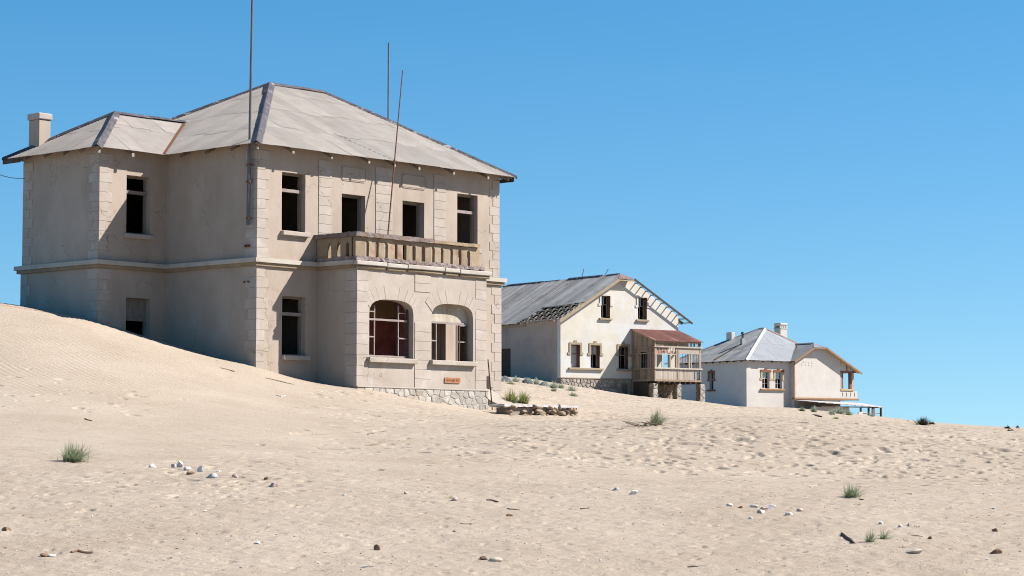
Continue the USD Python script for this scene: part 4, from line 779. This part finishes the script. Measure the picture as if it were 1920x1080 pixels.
w_ = .05; T3.part('window_frame', cat([B(.2, .26, S1[0], S1[0] + w_, zb3, zt3), B(.2, .26, S1[1] - w_, S1[1], zb3, zt3), B(.2, .26, 4.97, 5.01, zb3, zt3), B(.19, .27, S1[0] + w_, S1[1] - w_, 7.45, 7.53)]), 'white_paint')
T3.part('window_sill', CB(1.58, 4.50, -.15, .05, 6.40, 6.55, .015), 'trim_orange'); T3.part('window_sill', CB(-.15, .05, 4.42, 5.55, 6.40, 6.55, .015), 'trim_brown')
# wing corner strip, string course, verandah
T3.part('corner_strip', B(WU - .03, WU + .1, -Q - .03, -Q, SF, 9.1), 'trim_orange'); T3.part('string_course', CB(WU - .08, WV + .12, -Q - .12, -Q + .1, SF - .12, SF + .06, .03), 'trim_orange')
T3.part('verandah_floor', B(WR, WV, -Q + .1, 5, SF - .1, SF + .05), 'house_white')
T3.part('verandah_wall', polyx(rect(WR - .02, WV, SF + .06, 6.50).difference(shapely.union_all([rect(u - .05, u + .05, 5.98, 6.35) for u in (11.2, 11.7, 12.2, 12.7)])), -Q + .03, .18), 'house_white')
T3.part('verandah_wall', polyv(rect(-Q + .21, 5, SF + .06, 6.50), WV - .18, .18), 'house_white')
T3.part('verandah_rail', CB(WR - .02, WV - .45, -Q - .04, -Q + .24, 6.50, 6.68, .02), 'trim_yellow')
for u, w in ((10.98, .13), (11.22, .07), (12.22, .12), (12.5, .14)): T3.part('verandah_post', B(u - w, u + w, -Q + .03, -Q + .03 + 2 * min(w, .1), 6.68, 8.2), 'trim_brown' if w < .13 else 'plank_pale')
T3.part('verandah_post', B(12.3, 12.55, 3.6, 3.8, 6.5, 8.3), 'trim_brown')
T3.part('verandah_beam', B(10.95, 13.0, -Q + .03, -Q + .15, 8.2, 8.32), 'trim_brown')
T3.part('verandah_gable', polyx(Polygon([(10.92, 8.32), (12.9, 8.32), (12.9, 8.5), (10.92, 9.5)]), -Q + .08, .04), 'house_white'); T3.part('verandah_batten', B(11.75, 11.83, -Q + .03, -Q + .08, 8.32, 9.0), 'trim_brown')
# roofs
_raf3 = ([bar((-.36, v, 8.98), (.1, v, 9.2), .08, .12) for v in np.arange(.4, 10.6, 1.0)] + [bar((u, -.36, 8.98), (u, .1, 9.26), .08, .12) for u in (.6, 1.7, 2.8, 3.9, 5.0)])
roof3 = T3.part('roof', bar((6.49, 5.0, 12.2), (6.49, 5.76, 12.2), .1, .2), 'timber_dark')
for q in _raf3: T3.part('rafter', q, 'timber_dark', parent=roof3)
E3 = 9.09; AP = (6.49, 5.0, 12.42); AP2 = (6.49, 5.76, 12.42)
Lf = math.hypot(5.41, 3.33); et = np.array([0, 5.41, 3.33]) / Lf
vt = (8.45, 2.2, 10.98)                                    # where the wing's ridge meets the main roof
s_of = lambda u: u + .41
def t_of(v): return (v + .41) * Lf / 5.41
for s_ in corrugated((-.41, -.41, E3), (1, 0, 0), et, [(0, 0), (s_of(WU - .05), 0), (s_of(8.3), t_of(2.55)), (s_of(11.0), 0)], [(0, 0), (s_of(6.49), Lf), (s_of(11.0), 0)], [0, 3.3, 6.5], .8, pitch=.11, amp=.011, seed=31): T3.part('roof_sheet', s_, 'roof_light', parent=roof3, smooth=True)
Ls3 = math.hypot(6.9, 3.33); et = np.array([6.9, 0, 3.33]) / Ls3
for s_ in corrugated((-.41, -.41, E3), (0, 1, 0), et, [(0, 0), (11.9, 0)], [(0, 0), (5.41, Ls3), (6.17, Ls3), (11.9, 0)], [0, 2.7, 5.3, 8], .8, pitch=.11, amp=.011, seed=32): T3.part('roof_sheet', s_, 'roof_grey', parent=roof3, smooth=True)
for (o, e, lo_, hi_, ett, sd) in (((-.41, 11.49, E3), (1, 0, 0), 0, [(0, 0), (6.9, 6.63), (11.41, 0)], unit((0, -5.73, 3.33)), 33), ((11.0, -.41, E3), (0, 1, 0), 0, [(0, 0), (5.41, 5.61), (6.17, 5.61), (11.9, 0)], unit((-4.51, 0, 3.33)), 34)):
    for s_ in corrugated(o, e, ett, [(0, 0), (hi_[-1][0], 0)], hi_, [0, 9], 2.0, pitch=.11, amp=.011, seed=sd): T3.part('roof_sheet', s_, 'roof_grey', parent=roof3, smooth=True)
# wing roof with clipped gable
OV = -Q - .5; RU, RZ3 = 8.08, 10.86; sl3 = (RZ3 - 8.1) / (13.15 - RU)
Lw3 = math.hypot(RU - 4.95, RZ3 - 9.12); et = np.array([RU - 4.95, 0, RZ3 - 9.12]) / Lw3; tj3 = Lw3 * (7.27 - 4.95) / (RU - 4.95)
for s_ in corrugated((4.95, OV, 9.12), (0, 1, 0), et, [(0, 0), (.7, 0), (3.5, Lw3)], [(0, tj3), (1.0, Lw3), (3.5, Lw3)], [0, 9], .8, pitch=.11, amp=.011, seed=35): T3.part('roof_sheet', s_, 'roof_grey', parent=roof3, smooth=True)
Lw4 = math.hypot(13.15 - RU, RZ3 - 8.2); et = np.array([RU - 13.15, 0, RZ3 - 8.2]) / Lw4; tj4 = Lw4 * (13.15 - 8.89) / (13.15 - RU)
for s_ in corrugated((13.15, OV, 8.2), (0, 1, 0), et, [(0, 0), (6, 0)], [(0, tj4), (1.0, Lw4), (6, Lw4)], [0, 3, 9], .8, pitch=.11, amp=.011, seed=36): T3.part('roof_sheet', s_, 'roof_grey', parent=roof3, smooth=True)
for s_ in corrugated((7.2, OV - .02, 10.40), (1, 0, 0), unit((0, 1.0, .48)), [(0, 0), (1.76, 0)], [(0, 0), (.88, 1.12), (1.76, 0)], [0, 2], .9, pitch=.11, amp=.011, seed=37): T3.part('roof_sheet', s_, 'roof_light', parent=roof3)
T3.part('barge_board', bar((7.27, OV, 10.33), (4.93, OV, 9.03), .04, .14), 'trim_orange', parent=roof3); T3.part('barge_board', bar((8.89, OV, 10.33), (13.2, OV, 8.1), .05, .16), 'trim_orange', parent=roof3); T3.part('fascia', B(7.25, 8.92, OV - .01, OV + .03, 10.28, 10.38), 'trim_orange', parent=roof3)
T3.part('soffit', np_ := (np.array([(9.0, OV + .03, 10.28), (13.1, OV + .03, 8.14), (13.1, -Q + .02, 8.14), (9.0, -Q + .02, 10.28), (9.0, OV + .03, 10.30), (13.1, OV + .03, 8.16), (13.1, -Q + .02, 8.16), (9.0, -Q + .02, 10.30)]), np.array([[0, 2, 1], [0, 3, 2], [4, 5, 6], [4, 6, 7]])), 'trim_yellow', parent=roof3)
cap((-.41, -.41, E3), AP, .2, 41, T3, roof3, 'white_paint'); cap(AP, AP2, .16, 42, T3, roof3, 'roof_grey'); cap((-.41, 11.49, E3), AP2, .16, 43, T3, roof3, 'roof_grey'); cap((11.0, -.41, E3), AP, .16, 44, T3, roof3, 'rust_pale'); cap((RU, OV + 1, RZ3), (RU, 2.6, RZ3), .15, 45, T3, roof3, 'roof_grey')
T3.part('valley_gutter', bar((WU - .1, -.5, 9.17), (8.15, 2.2, 10.92), .1, .03), 'trim_brown', parent=roof3)
# chimneys and vent pipe
def chimney(u0, u1, v0, v1, z0, z1, m, capm=None, pots=False):
    c = T3.part('chimney', CB(u0, u1, v0, v1, z0, z1, .02), m, parent=roof3)
    if pots:
        o = .05; T3.part('chimney_cap', CB(u0 - o, u1 + o, v0 - o, v1 + o, z1 + .003, z1 + .07, .02), m, parent=roof3)
        for a in np.linspace(u0, u1 - .14, 4): T3.part('chimney_pier', cat([B(a, a + .14, v0, v0 + .14, z1 + .07, z1 + .3), B(a, a + .14, v1 - .14, v1, z1 + .07, z1 + .3)]), m, parent=roof3)
        T3.part('chimney_top', CB(u0 - o, u1 + o, v0 - o, v1 + o, z1 + .3, z1 + .55, .1), m, parent=roof3)
chimney(4.28, 4.72, 7.2, 8.0, 10.5, 12.1, 'house_white'); chimney(8.42, 9.28, 5.0, 5.9, 10.8, 12.45, 'house_white', pots=True)
vp = T3.part('vent_flue', B(3.05, 3.45, 4.2, 4.5, 10.5, 11.35), 'roof_light', parent=roof3)
T3.part('vent_flue', cat([rod((3.25, 4.35, 11.35), (3.25, 4.35, 11.75), .12, 10), rod((3.25, 4.35, 11.75), (3.25, 4.35, 11.95), .2, 10, .14)]), 'metal_grey', parent=roof3)
T3.part('roof_pipe', rod((3.1, 4.35, 10.82), (-.2, 4.35, 9.26), .06), 'timber_dark', parent=roof3)
# relief lettering high on the wing
for k, ch_ in enumerate(((6.35, 9.02), (6.7, 9.0), (7.05, 8.98), (7.4, 8.96), (6.2, 8.78), (6.6, 8.76), (7.0, 8.74), (7.35, 8.72))): T3.part('wall_mark', B(ch_[0], ch_[0] + .12, -Q - .02, -Q, ch_[1], ch_[1] + .1), 'house_white')
# lean-to of pale boards on posts below the verandah
lean = T3.part('lean_to_roof', cat([bar((WU - .1 + k * .92 + .46, -Q, 5.55 - .02 * k), (WU - .1 + k * .92 + .46 + .35, -Q - 2.9, 5.30 - .045 * k), .93, .05 + .006 * (k % 2)) for k in range(9)]), 'canvas', label='pale sagging board roof of the lean-to')
for u, v, m_ in ((13.35, -3.3, 'timber_dark'), (12.4, -3.2, 'timber_frame'), (12.0, -3.1, 'timber_dark'), (11.2, -2.9, 'timber_frame'), (13.5, -2.2, 'timber_frame')): T3.part('lean_to_post', B(u - .07, u + .07, v - .07, v + .07, 3.6, 4.92), m_)
T3.part('lean_to_rail', B(11.2, 13.35, -3.28, -3.22, 4.35, 4.41), 'timber_frame'); T3.part('lean_to_beam', B(6.0, 13.6, -3.32, -3.2, 4.88, 4.98), 'timber_dark')
T3.part('lean_to_wall', B(WU + .2, 9.8, -2.9, -2.75, 3.6, 4.9), 'house_white'); T3.part('lean_to_wall', B(10.6, 11.6, -3.25, -3.15, 3.6, 4.5), 'house_white')

# ---------------------------------------------------------------- low stone wall beside the large house
rng = np.random.default_rng(23)
pa, pb = at(958, 778), at(1087, 781); dw = pb - pa; Lw_ = np.linalg.norm(dw[:2]); yw = math.atan2(dw[1], dw[0])
zt0 = ray(965, 756)[2] * pa[1]; zt1 = ray(1087, 763)[2] * pb[1]
TS = Thing('low_stone_wall', 'low rubble retaining wall with pale cement top, beside the right corner of the large house', 'wall', (pa[0], pa[1]), yw, zb=float(min(pa[2], pb[2])) - .5)
z0w = TS.zb; zw = (zt0 + zt1) / 2
TS.part('core', B(.0, Lw_ - .05, .16, .75, z0w, zw - .1), 'mortar')
TS.part('wall_top', rough_beam(-.3, Lw_ + .0, .03, .85, zw - .075, zw + .01, 20, .05, 8), 'white_paint', label='pale cement capping')
zrow = float(min(pa[2], pb[2])) - .12
while zrow < zw - .12:
    x = rng.uniform(-.1, .05); hrow = rng.uniform(.13, .19)
    while x < Lw_ - .05:
        w = rng.uniform(.1, .36); hh = hrow * rng.uniform(.6, 1.35)
        if rng.random() < .82:
            rm = trimesh.creation.icosphere(2, 1.0); rv = np.array(rm.vertices)
            for _ in range(7):
                nn = unit(rng.normal(size=3)); sd = rv @ nn; rv = rv - np.maximum(sd - rng.uniform(.6, .9), 0)[:, None] * nn
            TS.part('stone', (rv * [w * .56, rng.uniform(.14, .22), hh * .58] + [x + w / 2, .15 + rng.uniform(-.12, .07), zrow + hrow / 2 + rng.uniform(-.045, .045)], rm.faces), 'stone_brown', smooth=30)
        x += w * .98
    zrow += hrow

# ---------------------------------------------------------------- rocks, wood and other debris on the sand
PXM = lambda p: F_PX / math.hypot(p[0], p[1])
_ico = trimesh.creation.icosphere(2, 1.0); _ico1 = trimesh.creation.icosphere(1, 1.0)
def rock_mesh(seed, sx, sy, sz):
    r = np.random.default_rng(seed); v = np.array(_ico.vertices)
    for _ in range(9):                       # cut flat facets
        n = unit(r.normal(size=3)); d = r.uniform(.38, .85); s = v @ n; v = v - np.maximum(s - d, 0)[:, None] * n
    v = v * (1 + .12 * (meshkit.noise(v * 2.2 + seed, 1) - .5))[:, None] * np.array([sx, sy, sz]); return trimesh.Trimesh(v, _ico.faces, process=False)
def rock(x, y, w, h, m, label, seed, group=None):
    p = at(x, y); k = 1 / PXM(p); z = surf(p[0], p[1]); sx, sz = w * k * .6, h * k * .6
    single('rock', rock_mesh(seed, sx * 1.12, sx * .9, sz * 1.25), m, label, 'rock', group, smooth=35, loc=(p[0], p[1], z + sz * .38))
rocks = [(338, 876, 18, 14, 'rock_white', 'pinkish white angular rock, largest of the cluster right of the left grass tuft'), (325, 877, 9, 9, 'rock_pink', 'small reddish rock leaning on the largest white rock of the left cluster'), (377, 884, 11, 13, 'rock_white', 'upright white rock at the right of the left rock cluster'), (350, 882, 13, 9, 'rock_white', 'low white rock in the middle of the left rock cluster'), (359, 889, 14, 8, 'rock_brown', 'flat reddish brown rock in front of the left rock cluster'), (398, 897, 20, 10, 'rock_grey', 'flat pale bluish grey rock below the left rock cluster'), (288, 876, 13, 8, 'rock_white', 'white rock lying apart at the left of the left rock cluster'), (409, 885, 8, 5, 'rock_white', 'tiny white rock right of the left rock cluster'), (441, 895, 10, 9, 'rock_pink', 'small pointed pink rock right of the left rock cluster'), (500, 899, 8, 6, 'rock_brown', 'small brown rock just above the brown and white rock on the left half'), (514, 912, 15, 9, 'rock_pink', 'brown and white rock in the open sand below the front of the large house'),
    (12, 994, 15, 8, 'rock_brown', 'orange brown rock at the left edge of the foreground'), (83, 1043, 12, 7, 'rock_brown', 'brown stone beside a white stone in the lower left corner'), (98, 1043, 12, 7, 'rock_white', 'white stone beside a brown stone in the lower left corner'), (481, 1021, 14, 6, 'rock_white', 'white shard in the foreground left of centre'), (706, 1031, 11, 11, 'rock_brown', 'brown upright stone in the foreground near the centre'), (688, 1065, 20, 5, 'rock_white', 'flat white slab at the bottom of the foreground'), (908, 1051, 15, 7, 'rock_brown', 'brown half buried stone left of its pale twin at the bottom centre'), (928, 1053, 20, 8, 'rock_tan', 'pale tan half buried stone at the bottom centre'), (955, 969, 11, 7, 'rock_brown', 'dark brown stone below the twigs right of centre'), (853, 939, 11, 7, 'rock_pink', 'pinkish stone beside the sparse green tuft in the middle'), (645, 930, 10, 5, 'rock_white', 'small white stone in the middle distance left of centre'), (760, 927, 8, 5, 'rock_tan', 'small grey tan stone in the middle distance near the centre'),
    (1155, 921, 10, 8, 'rock_grey', 'small bluish grey stone right of centre'), (1188, 928, 15, 9, 'rock_white', 'greyish white lumpy rock right of centre'), (1425, 963, 17, 8, 'rock_tan', 'tan stone in front of the right rock cluster'), (1431, 956, 14, 8, 'rock_tan', 'tan stone with pale top in the right rock cluster'), (1447, 955, 14, 9, 'rock_white', 'white stone at the right of the right rock cluster'), (1414, 951, 13, 6, 'rock_grey', 'flat grey stone at the back of the right rock cluster'), (1480, 966, 12, 6, 'rock_white', 'white flat stone right of the right rock cluster'), (1368, 948, 10, 6, 'rock_white', 'small white stone left of the right rock cluster'), (1388, 954, 8, 6, 'metal_rust', 'dark rusty lump left of the right rock cluster'), (1500, 958, 10, 6, 'rock_pink', 'small pinkish stone behind the white flat stone at the right'), (1408, 974, 7, 5, 'rock_white', 'tiny white stone below the right rock cluster'),
    (1651, 984, 11, 7, 'rock_white', 'small white stone above the twin grass tuft at the right'), (1688, 990, 9, 7, 'rock_grey', 'small grey stone right of the twin grass tuft'), (1706, 987, 9, 6, 'rock_tan', 'small tan stone at the end of a twig at the right'), (1865, 998, 9, 8, 'rock_brown', 'small reddish stone near the right edge'), (1711, 1038, 28, 11, 'rock_tan', 'broad pale slab of rock in the lower right foreground'), (1866, 1037, 20, 11, 'rock_brown', 'tan brown rock near the lower right edge'), (1863, 954, 8, 6, 'rock_white', 'small white stone near the right edge'), (1743, 1011, 9, 6, 'rock_brown', 'small brown stone right of the pale slab')]
for k, (x, y, w, h, m, lab) in enumerate(rocks): rock(x, y, w, h, m, lab, 100 + k)
def debris(name, catg, pts, wpx, m, label, seed, lift=-.004, flat=1.0):
    """A stick or plank along pixels on the ground."""
    P = [at(x, y) for x, y in pts]; k = 1 / PXM(P[0]); r = np.random.default_rng(seed); w = wpx * k / 2
    Q_ = [np.array([p[0], p[1], surf(p[0], p[1]) + lift + r.uniform(0, .015)]) for p in P]; o = Q_[0]
    t = Thing(name, label, catg, o[:2], zb=float(o[2]))
    V = []; n = len(Q_); f = []
    for i_, q in enumerate(Q_):
        d = unit(Q_[min(i_ + 1, n - 1)] - Q_[max(i_ - 1, 0)]); s = unit(np.cross(d, [0, 0, 1.0])); u = np.cross(s, d); c = q - np.array([o[0], o[1], 0])
        g = w * (1 if 0 < i_ < n - 1 else .8) * r.uniform(.8, 1.2)
        for a in range(6): an = a * np.pi / 3 + .3; V.append(c + s * math.cos(an) * g * 1.2 + u * math.sin(an) * g * flat * r.uniform(.8, 1.1))
    for i_ in range(n - 1):
        for a in range(6): b = (a + 1) % 6; f += [[i_ * 6 + a, i_ * 6 + b, i_ * 6 + 6 + b], [i_ * 6 + a, i_ * 6 + 6 + b, i_ * 6 + 6 + a]]
    for a in range(1, 5): f += [[0, a + 1, a], [(n - 1) * 6, (n - 1) * 6 + a, (n - 1) * 6 + a + 1]]
    t.part('piece', (np.array(V), np.array(f)), m); return t, o
debris('board', 'board', [(498, 709), (525, 715.5), (551, 721.5)], 2.6, 'wood_pale', 'longer thin pale board lying on the slope in front of the large house', 1)
debris('board', 'board', [(413, 689.5), (427, 693.5), (440, 697)], 2.4, 'wood_debris', 'shorter dark board lying on the dune left of the large house front', 2)
debris('board', 'board', [(686, 836), (706, 834), (726, 833)], 3.0, 'wood_pale', 'weathered grey board lying in the sand below the front of the large house', 3, .0)
debris('log', 'log', [(1579, 1003.5), (1587, 1010), (1594, 1015), (1602, 1020)], 6.5, 'wood_debris', 'dark charred log beside the twin grass tuft at the right', 4, .0)
debris('plank', 'plank', [(1522, 776.5), (1530, 779.5), (1539, 782)], 5.5, 'wood_debris', 'dark short plank on the slope in front of the farthest house', 5, .01)
debris('twig', 'twig', [(689, 815), (695, 812), (701, 813)], 2.5, 'wood_debris', 'dark twig on the slope above the grey board', 6)
debris('twig', 'twig', [(912, 938), (921, 939), (934, 941)], 3.0, 'metal_rust', 'brown forked twig, left of three lying right of centre', 7)
debris('twig', 'twig', [(951, 953), (961, 957), (975, 957)], 2.5, 'wood_debris', 'dark knotted twig just above a dark brown stone', 8)
debris('twig', 'twig', [(1089, 955), (1098, 953), (1104, 953)], 3.0, 'wood_debris', 'dark twig lying alone right of centre', 9)
debris('twig', 'twig', [(862, 982), (872, 982), (884, 985)], 1.8, 'wood_debris', 'thin dark twig with a thick end left of the brown stone', 10)
debris('twig', 'twig', [(1696, 928), (1704, 928), (1709, 929)], 2.6, 'metal_rust', 'rusty brown scrap on the sand right of the grass tuft at the right', 11)
debris('twig', 'twig', [(1708, 1004), (1720, 1005), (1730, 1006)], 1.8, 'wood_debris', 'thin twig right of the twin grass tuft', 12)
debris('twig', 'twig', [(1610, 936), (1614, 936), (1619, 937)], 2.6, 'wood_debris', 'dark bit of wood at the foot of the grass tuft at the right', 13)
debris('twig', 'twig', [(159, 787), (163, 789), (172, 791)], 3.0, 'metal_rust', 'small rusty bits on the dune slope above the left grass tuft', 14)
debris('twig', 'twig', [(1290, 1061), (1300, 1062), (1310, 1063)], 2.0, 'wood_pale', 'pale brown twig at the bottom of the foreground', 15)
debris('metal_scrap', 'scrap', [(134, 1038), (146, 1036.5), (158, 1037.5), (174, 1039)], 6.0, 'rock_brown', 'long rusty fragment of scrap in the lower left foreground', 16, .0)
debris('scrap', 'scrap', [(519, 742), (526, 744), (535, 742)], 3.0, 'rock_grey', 'crumpled grey scrap below the longer board', 17)
debris('wood_scrap', 'scrap', [(1694, 789), (1703, 790)], 3.2, 'wood_debris', 'dark flat scrap on the crest left of the dark bush', 18)

# ---------------------------------------------------------------- grass tufts and shrubs
def tuft_mesh(seed, w, h, n, lean=(0, 0), bw=.006, core=.35, droop=.5):
    r = np.random.default_rng(seed); base = r.normal(size=(n, 2)) * w * core * .32; n = int(n * .6); base = base[:n]; a = r.uniform(0, 2 * np.pi, n); out = r.beta(1.3, 1.2, n)
    Lh = h * r.uniform(.5, 1.3, n) * (1.15 - .45 * out); sp = w * .95 * out
    V, Fc = [], []; ts = (0, .35, .7, 1.0)
    for k in range(n):
        d = np.array([math.cos(a[k]), math.sin(a[k])]) * .8 + base[k] / (w + 1e-6) * .9 + np.array(lean); s = np.array([-math.sin(a[k] + r.uniform(-1, 1)), math.cos(a[k] + r.uniform(-1, 1)), 0]); b = len(V)
        for q, t in enumerate(ts):
            p = np.array([base[k, 0] + d[0] * sp[k] * t ** 1.4, base[k, 1] + d[1] * sp[k] * t ** 1.4, Lh[k] * (t - droop * out[k] * .55 * t * t)])
            if q < 3: g = s * bw * (1, .85, .55)[q]; V += [p - g, p + g]
            else: V.append(p)
        Fc += [[b, b + 1, b + 3], [b, b + 3, b + 2], [b + 2, b + 3, b + 5], [b + 2, b + 5, b + 4], [b + 4, b + 5, b + 6]]
    return np.array(V), np.array(Fc)
def tuft(x, y, wpx, hpx, m, label, seed, n=260, name='grass_tuft', catg='grass', lean=(0, 0), group=None, droop=.5, dens=1.0):
    p = at(x, y); k = 1 / PXM(p); z = surf(p[0], p[1]); w, h = wpx * k, hpx * k * .85
    single(name, tuft_mesh(seed, w, h, n, lean, bw=max(.0045, .55 * k), droop=droop), m, label, catg, group, loc=(p[0], p[1], z - .03))
tuft(136, 866, 66, 38, 'grass_green', 'green grass tuft standing alone on the left sand', 1, 800, lean=(.35, 0))
tuft(1229, 797, 40, 36, 'grass_green', 'green grass tuft beside the dead branches on the right slope', 2, 300, lean=(.3, 0))
tuft(1597, 933, 44, 28, 'grass_green', 'bushy green grass tuft on the open sand at the right, behind the twin tuft', 3, 420, lean=(.2, 0))
tuft(1630, 1018, 32, 26, 'grass_green', 'left half of the twin grass tuft beside the charred log', 4, 220, lean=(.3, 0)); tuft(1655, 1010, 32, 22, 'grass_green', 'right half of the twin grass tuft, leaning right', 5, 140, lean=(.8, 0))
tuft(1692, 1027, 24, 9, 'grass_dry', 'low dry grass right of the twin tuft', 6, 60, lean=(.2, 0)); tuft(845, 935, 26, 11, 'grass_yellow', 'sparse yellowish tuft in the open sand near the centre', 7, 60); tuft(1720, 990, 26, 9, 'grass_dry', 'thin dry grass at the far right foreground', 61, 40)
tuft(958, 753, 30, 30, 'grass_yellow', 'left yellowish green bush behind the low stone wall', 8, 420, 'grass_bush'); tuft(982, 755, 34, 26, 'grass_yellow', 'right yellowish green bush behind the low stone wall', 9, 420, 'grass_bush')
for k, (x, y, w, h, m, lab) in enumerate([(967, 716, 20, 12, 'grass_grey', 'grey green tuft between two blue shrubs beside the shaded wall'), (958, 720, 22, 6, 'grass_yellow', 'low yellowish grass in front of the leftmost blue shrub'), (1006, 721, 18, 14, 'grass_grey', 'grey green tuft between the middle and right blue shrubs'), (1038, 727, 30, 15, 'grass_grey', 'wide grey green tuft at the corner of the cream house'), (1052, 728, 16, 11, 'grass_green', 'green tuft at the foot of the rubble plinth corner'), (1071, 733, 24, 15, 'grass_grey', 'grey green tuft before the rubble plinth of the cream house'), (1074, 743, 18, 12, 'grass_green', 'dark green tuft on the sand in front of the rubble plinth'), (1038, 734, 13, 7, 'grass_green', 'small low tuft on the sand left of the rubble plinth'),
    (1504, 771, 16, 9, 'grass_green', 'dark tuft left of the lean-to of the farthest house'), (1527, 773, 14, 14, 'grass_grey', 'grey green tuft behind the dark plank'), (1560, 778, 16, 12, 'grass_grey', 'grey tuft below the lime green bush'), (1575, 776, 24, 16, 'grass_grey', 'large grey green bush in front of the lean-to'), (1590, 778, 18, 10, 'grass_green', 'dark green tuft right of the large grey bush at the lean-to'), (1567, 786, 12, 6, 'grass_yellow', 'little yellowish tuft below the bushes at the lean-to'), (1635, 781, 10, 8, 'grass_grey', 'small grey tuft at the right end of the lean-to')]): tuft(x, y, w, h, m, lab, 20 + k, 220)
def dome(x, y, wpx, hpx, m, label, seed, n=900, ls=.03, name='shrub', group=None):
    p = at(x, y); k = 1 / PXM(p); z = surf(p[0], p[1]); w, h = wpx * k / 2, hpx * k; r = np.random.default_rng(seed)
    d = r.normal(size=(n, 3)); d[:, 2] = np.abs(d[:, 2]); d /= np.linalg.norm(d, axis=1, keepdims=True)
    rr = r.uniform(.72, 1.0, n) ** .5 * (1 + .25 * (meshkit.noise(d * 2.5 + seed, 2) - .5)); c = d * rr[:, None] * np.array([w, w, h]); V, Fc = [], []
    for q in range(n):
        a, b = unit(r.normal(size=3)), unit(r.normal(size=3) + d[q]); s = ls * r.uniform(.6, 1.4); e = len(V)
        V += [c[q] - a * s * .5, c[q] + a * s * .5, c[q] + b * s * 1.6 + a * s * .2]; Fc.append([e, e + 1, e + 2])
    single(name, (np.array(V), np.array(Fc)), m, label, 'shrub', group, loc=(p[0], p[1], z - .05))
dome(947, 716, 23, 15, 'shrub_blue', 'pale blue grey dome shrub, leftmost against the shaded wall', 41, 1500, .045); dome(989, 719, 20, 11, 'shrub_blue', 'pale blue grey dome shrub in the middle of three by the shaded wall', 42, 1200, .045); dome(1020, 723, 17, 8, 'shrub_blue', 'pale blue grey dome shrub nearest the corner of the cream house', 43, 900, .045)
dome(1553, 769, 22, 9, 'bush_lime', 'lime green bush at the eave of the lean-to', 44, 900, .05)
tuft(1731, 797, 30, 19, 'bush_dark', 'dark bare bush on the crest at the right', 45, 420, 'bush', 'bush', droop=.2); dome(1747, 796, 12, 6, 'bush_dark', 'small dark bush right of the dark bare bush', 46, 200, .06, 'bush'); dome(1889, 804, 7, 5, 'bush_dark', 'tiny dark bush on the far right crest, left of two', 47, 120, .05, 'bush'); dome(1908, 803.5, 6, 6, 'bush_dark', 'tiny dark bush on the far right crest, right of two', 48, 120, .05, 'bush'); dome(1894, 808, 13, 3, 'bush_dark', 'low dark patch of scrub just below the far right crest', 49, 160, .05, 'bush')
# dead branches
p = at(1204, 800); k = 1 / PXM(p); r = np.random.default_rng(9); z = surf(p[0], p[1]); br = []
for q in range(16):
    a = r.uniform(0, 2 * np.pi); s = np.array([r.normal() * .1, r.normal() * .1, 0]); e = s + np.array([math.cos(a), math.sin(a) * .6, r.uniform(.1, .5)]) * r.uniform(.2, .5)
    br.append(rod(s, e, .012, 5, .006)); br.append(rod(s + (e - s) * .5, s + (e - s) * .5 + np.array([r.normal(), r.normal(), r.uniform(0, .6)]) * .15, .007, 4, .004))
br.append(rod((0, 0, .1), (.62, -.1, .02), .02, 6, .008))
single('dead_branch', cat(br), 'wood_pale', 'tangle of bare dead branches left of the grass tuft on the right slope', 'branch', loc=(p[0], p[1], z))
# scattered pebbles and crumbs
r = np.random.default_rng(77); V, Fc = [], []; iv, if_ = np.array(_ico1.vertices)[:], np.array(_ico1.faces); oct_ = trimesh.creation.icosphere(0, 1.0); iv, if_ = np.array(oct_.vertices), np.array(oct_.faces)
n = 3600; X = []
dd = 34 + 40 * r.beta(1.1, 2.6, n); an = np.radians(r.uniform(-13, 13, n)); px_, py_ = dd * np.sin(an), dd * np.cos(an); ok = r.random(n) < .35 + .65 * (meshkit.noise(np.stack([px_ / 3, py_ / 6, 0 * px_], -1), 8) > .5); px_, py_ = px_[ok], py_[ok]
pz_ = ground_z(px_, py_) + relief(px_, py_); s_ = .007 + .026 * r.beta(1.0, 7.0, len(px_)); lists = [[], [], []]
for q in range(len(px_)):
    sc = s_[q] * np.array([r.uniform(.8, 1.8), r.uniform(.7, 1.2), r.uniform(.4, .8)]); a = r.uniform(0, np.pi); c, s = math.cos(a), math.sin(a); v = iv * (1 + r.uniform(-.2, .2, (12, 1))) * sc
    v = np.c_[v[:, 0] * c - v[:, 1] * s, v[:, 0] * s + v[:, 1] * c, v[:, 2]] + [px_[q], py_[q], pz_[q] + sc[2] * .3]; lists[0 if q % 6 < 3 else 1 if q % 6 < 4 else 2].append(v)
for vs, m, lab in zip(lists, ('rock_tan', 'rock_brown', 'rock_white'), ('small tan pebbles strewn over the foreground sand', 'small brown chips and pebbles strewn over the foreground sand', 'small white pebbles strewn over the foreground sand')):
    single('gravel', (np.vstack(vs), np.vstack([if_ + 12 * k for k in range(len(vs))])), m, lab, 'gravel', kind='stuff')
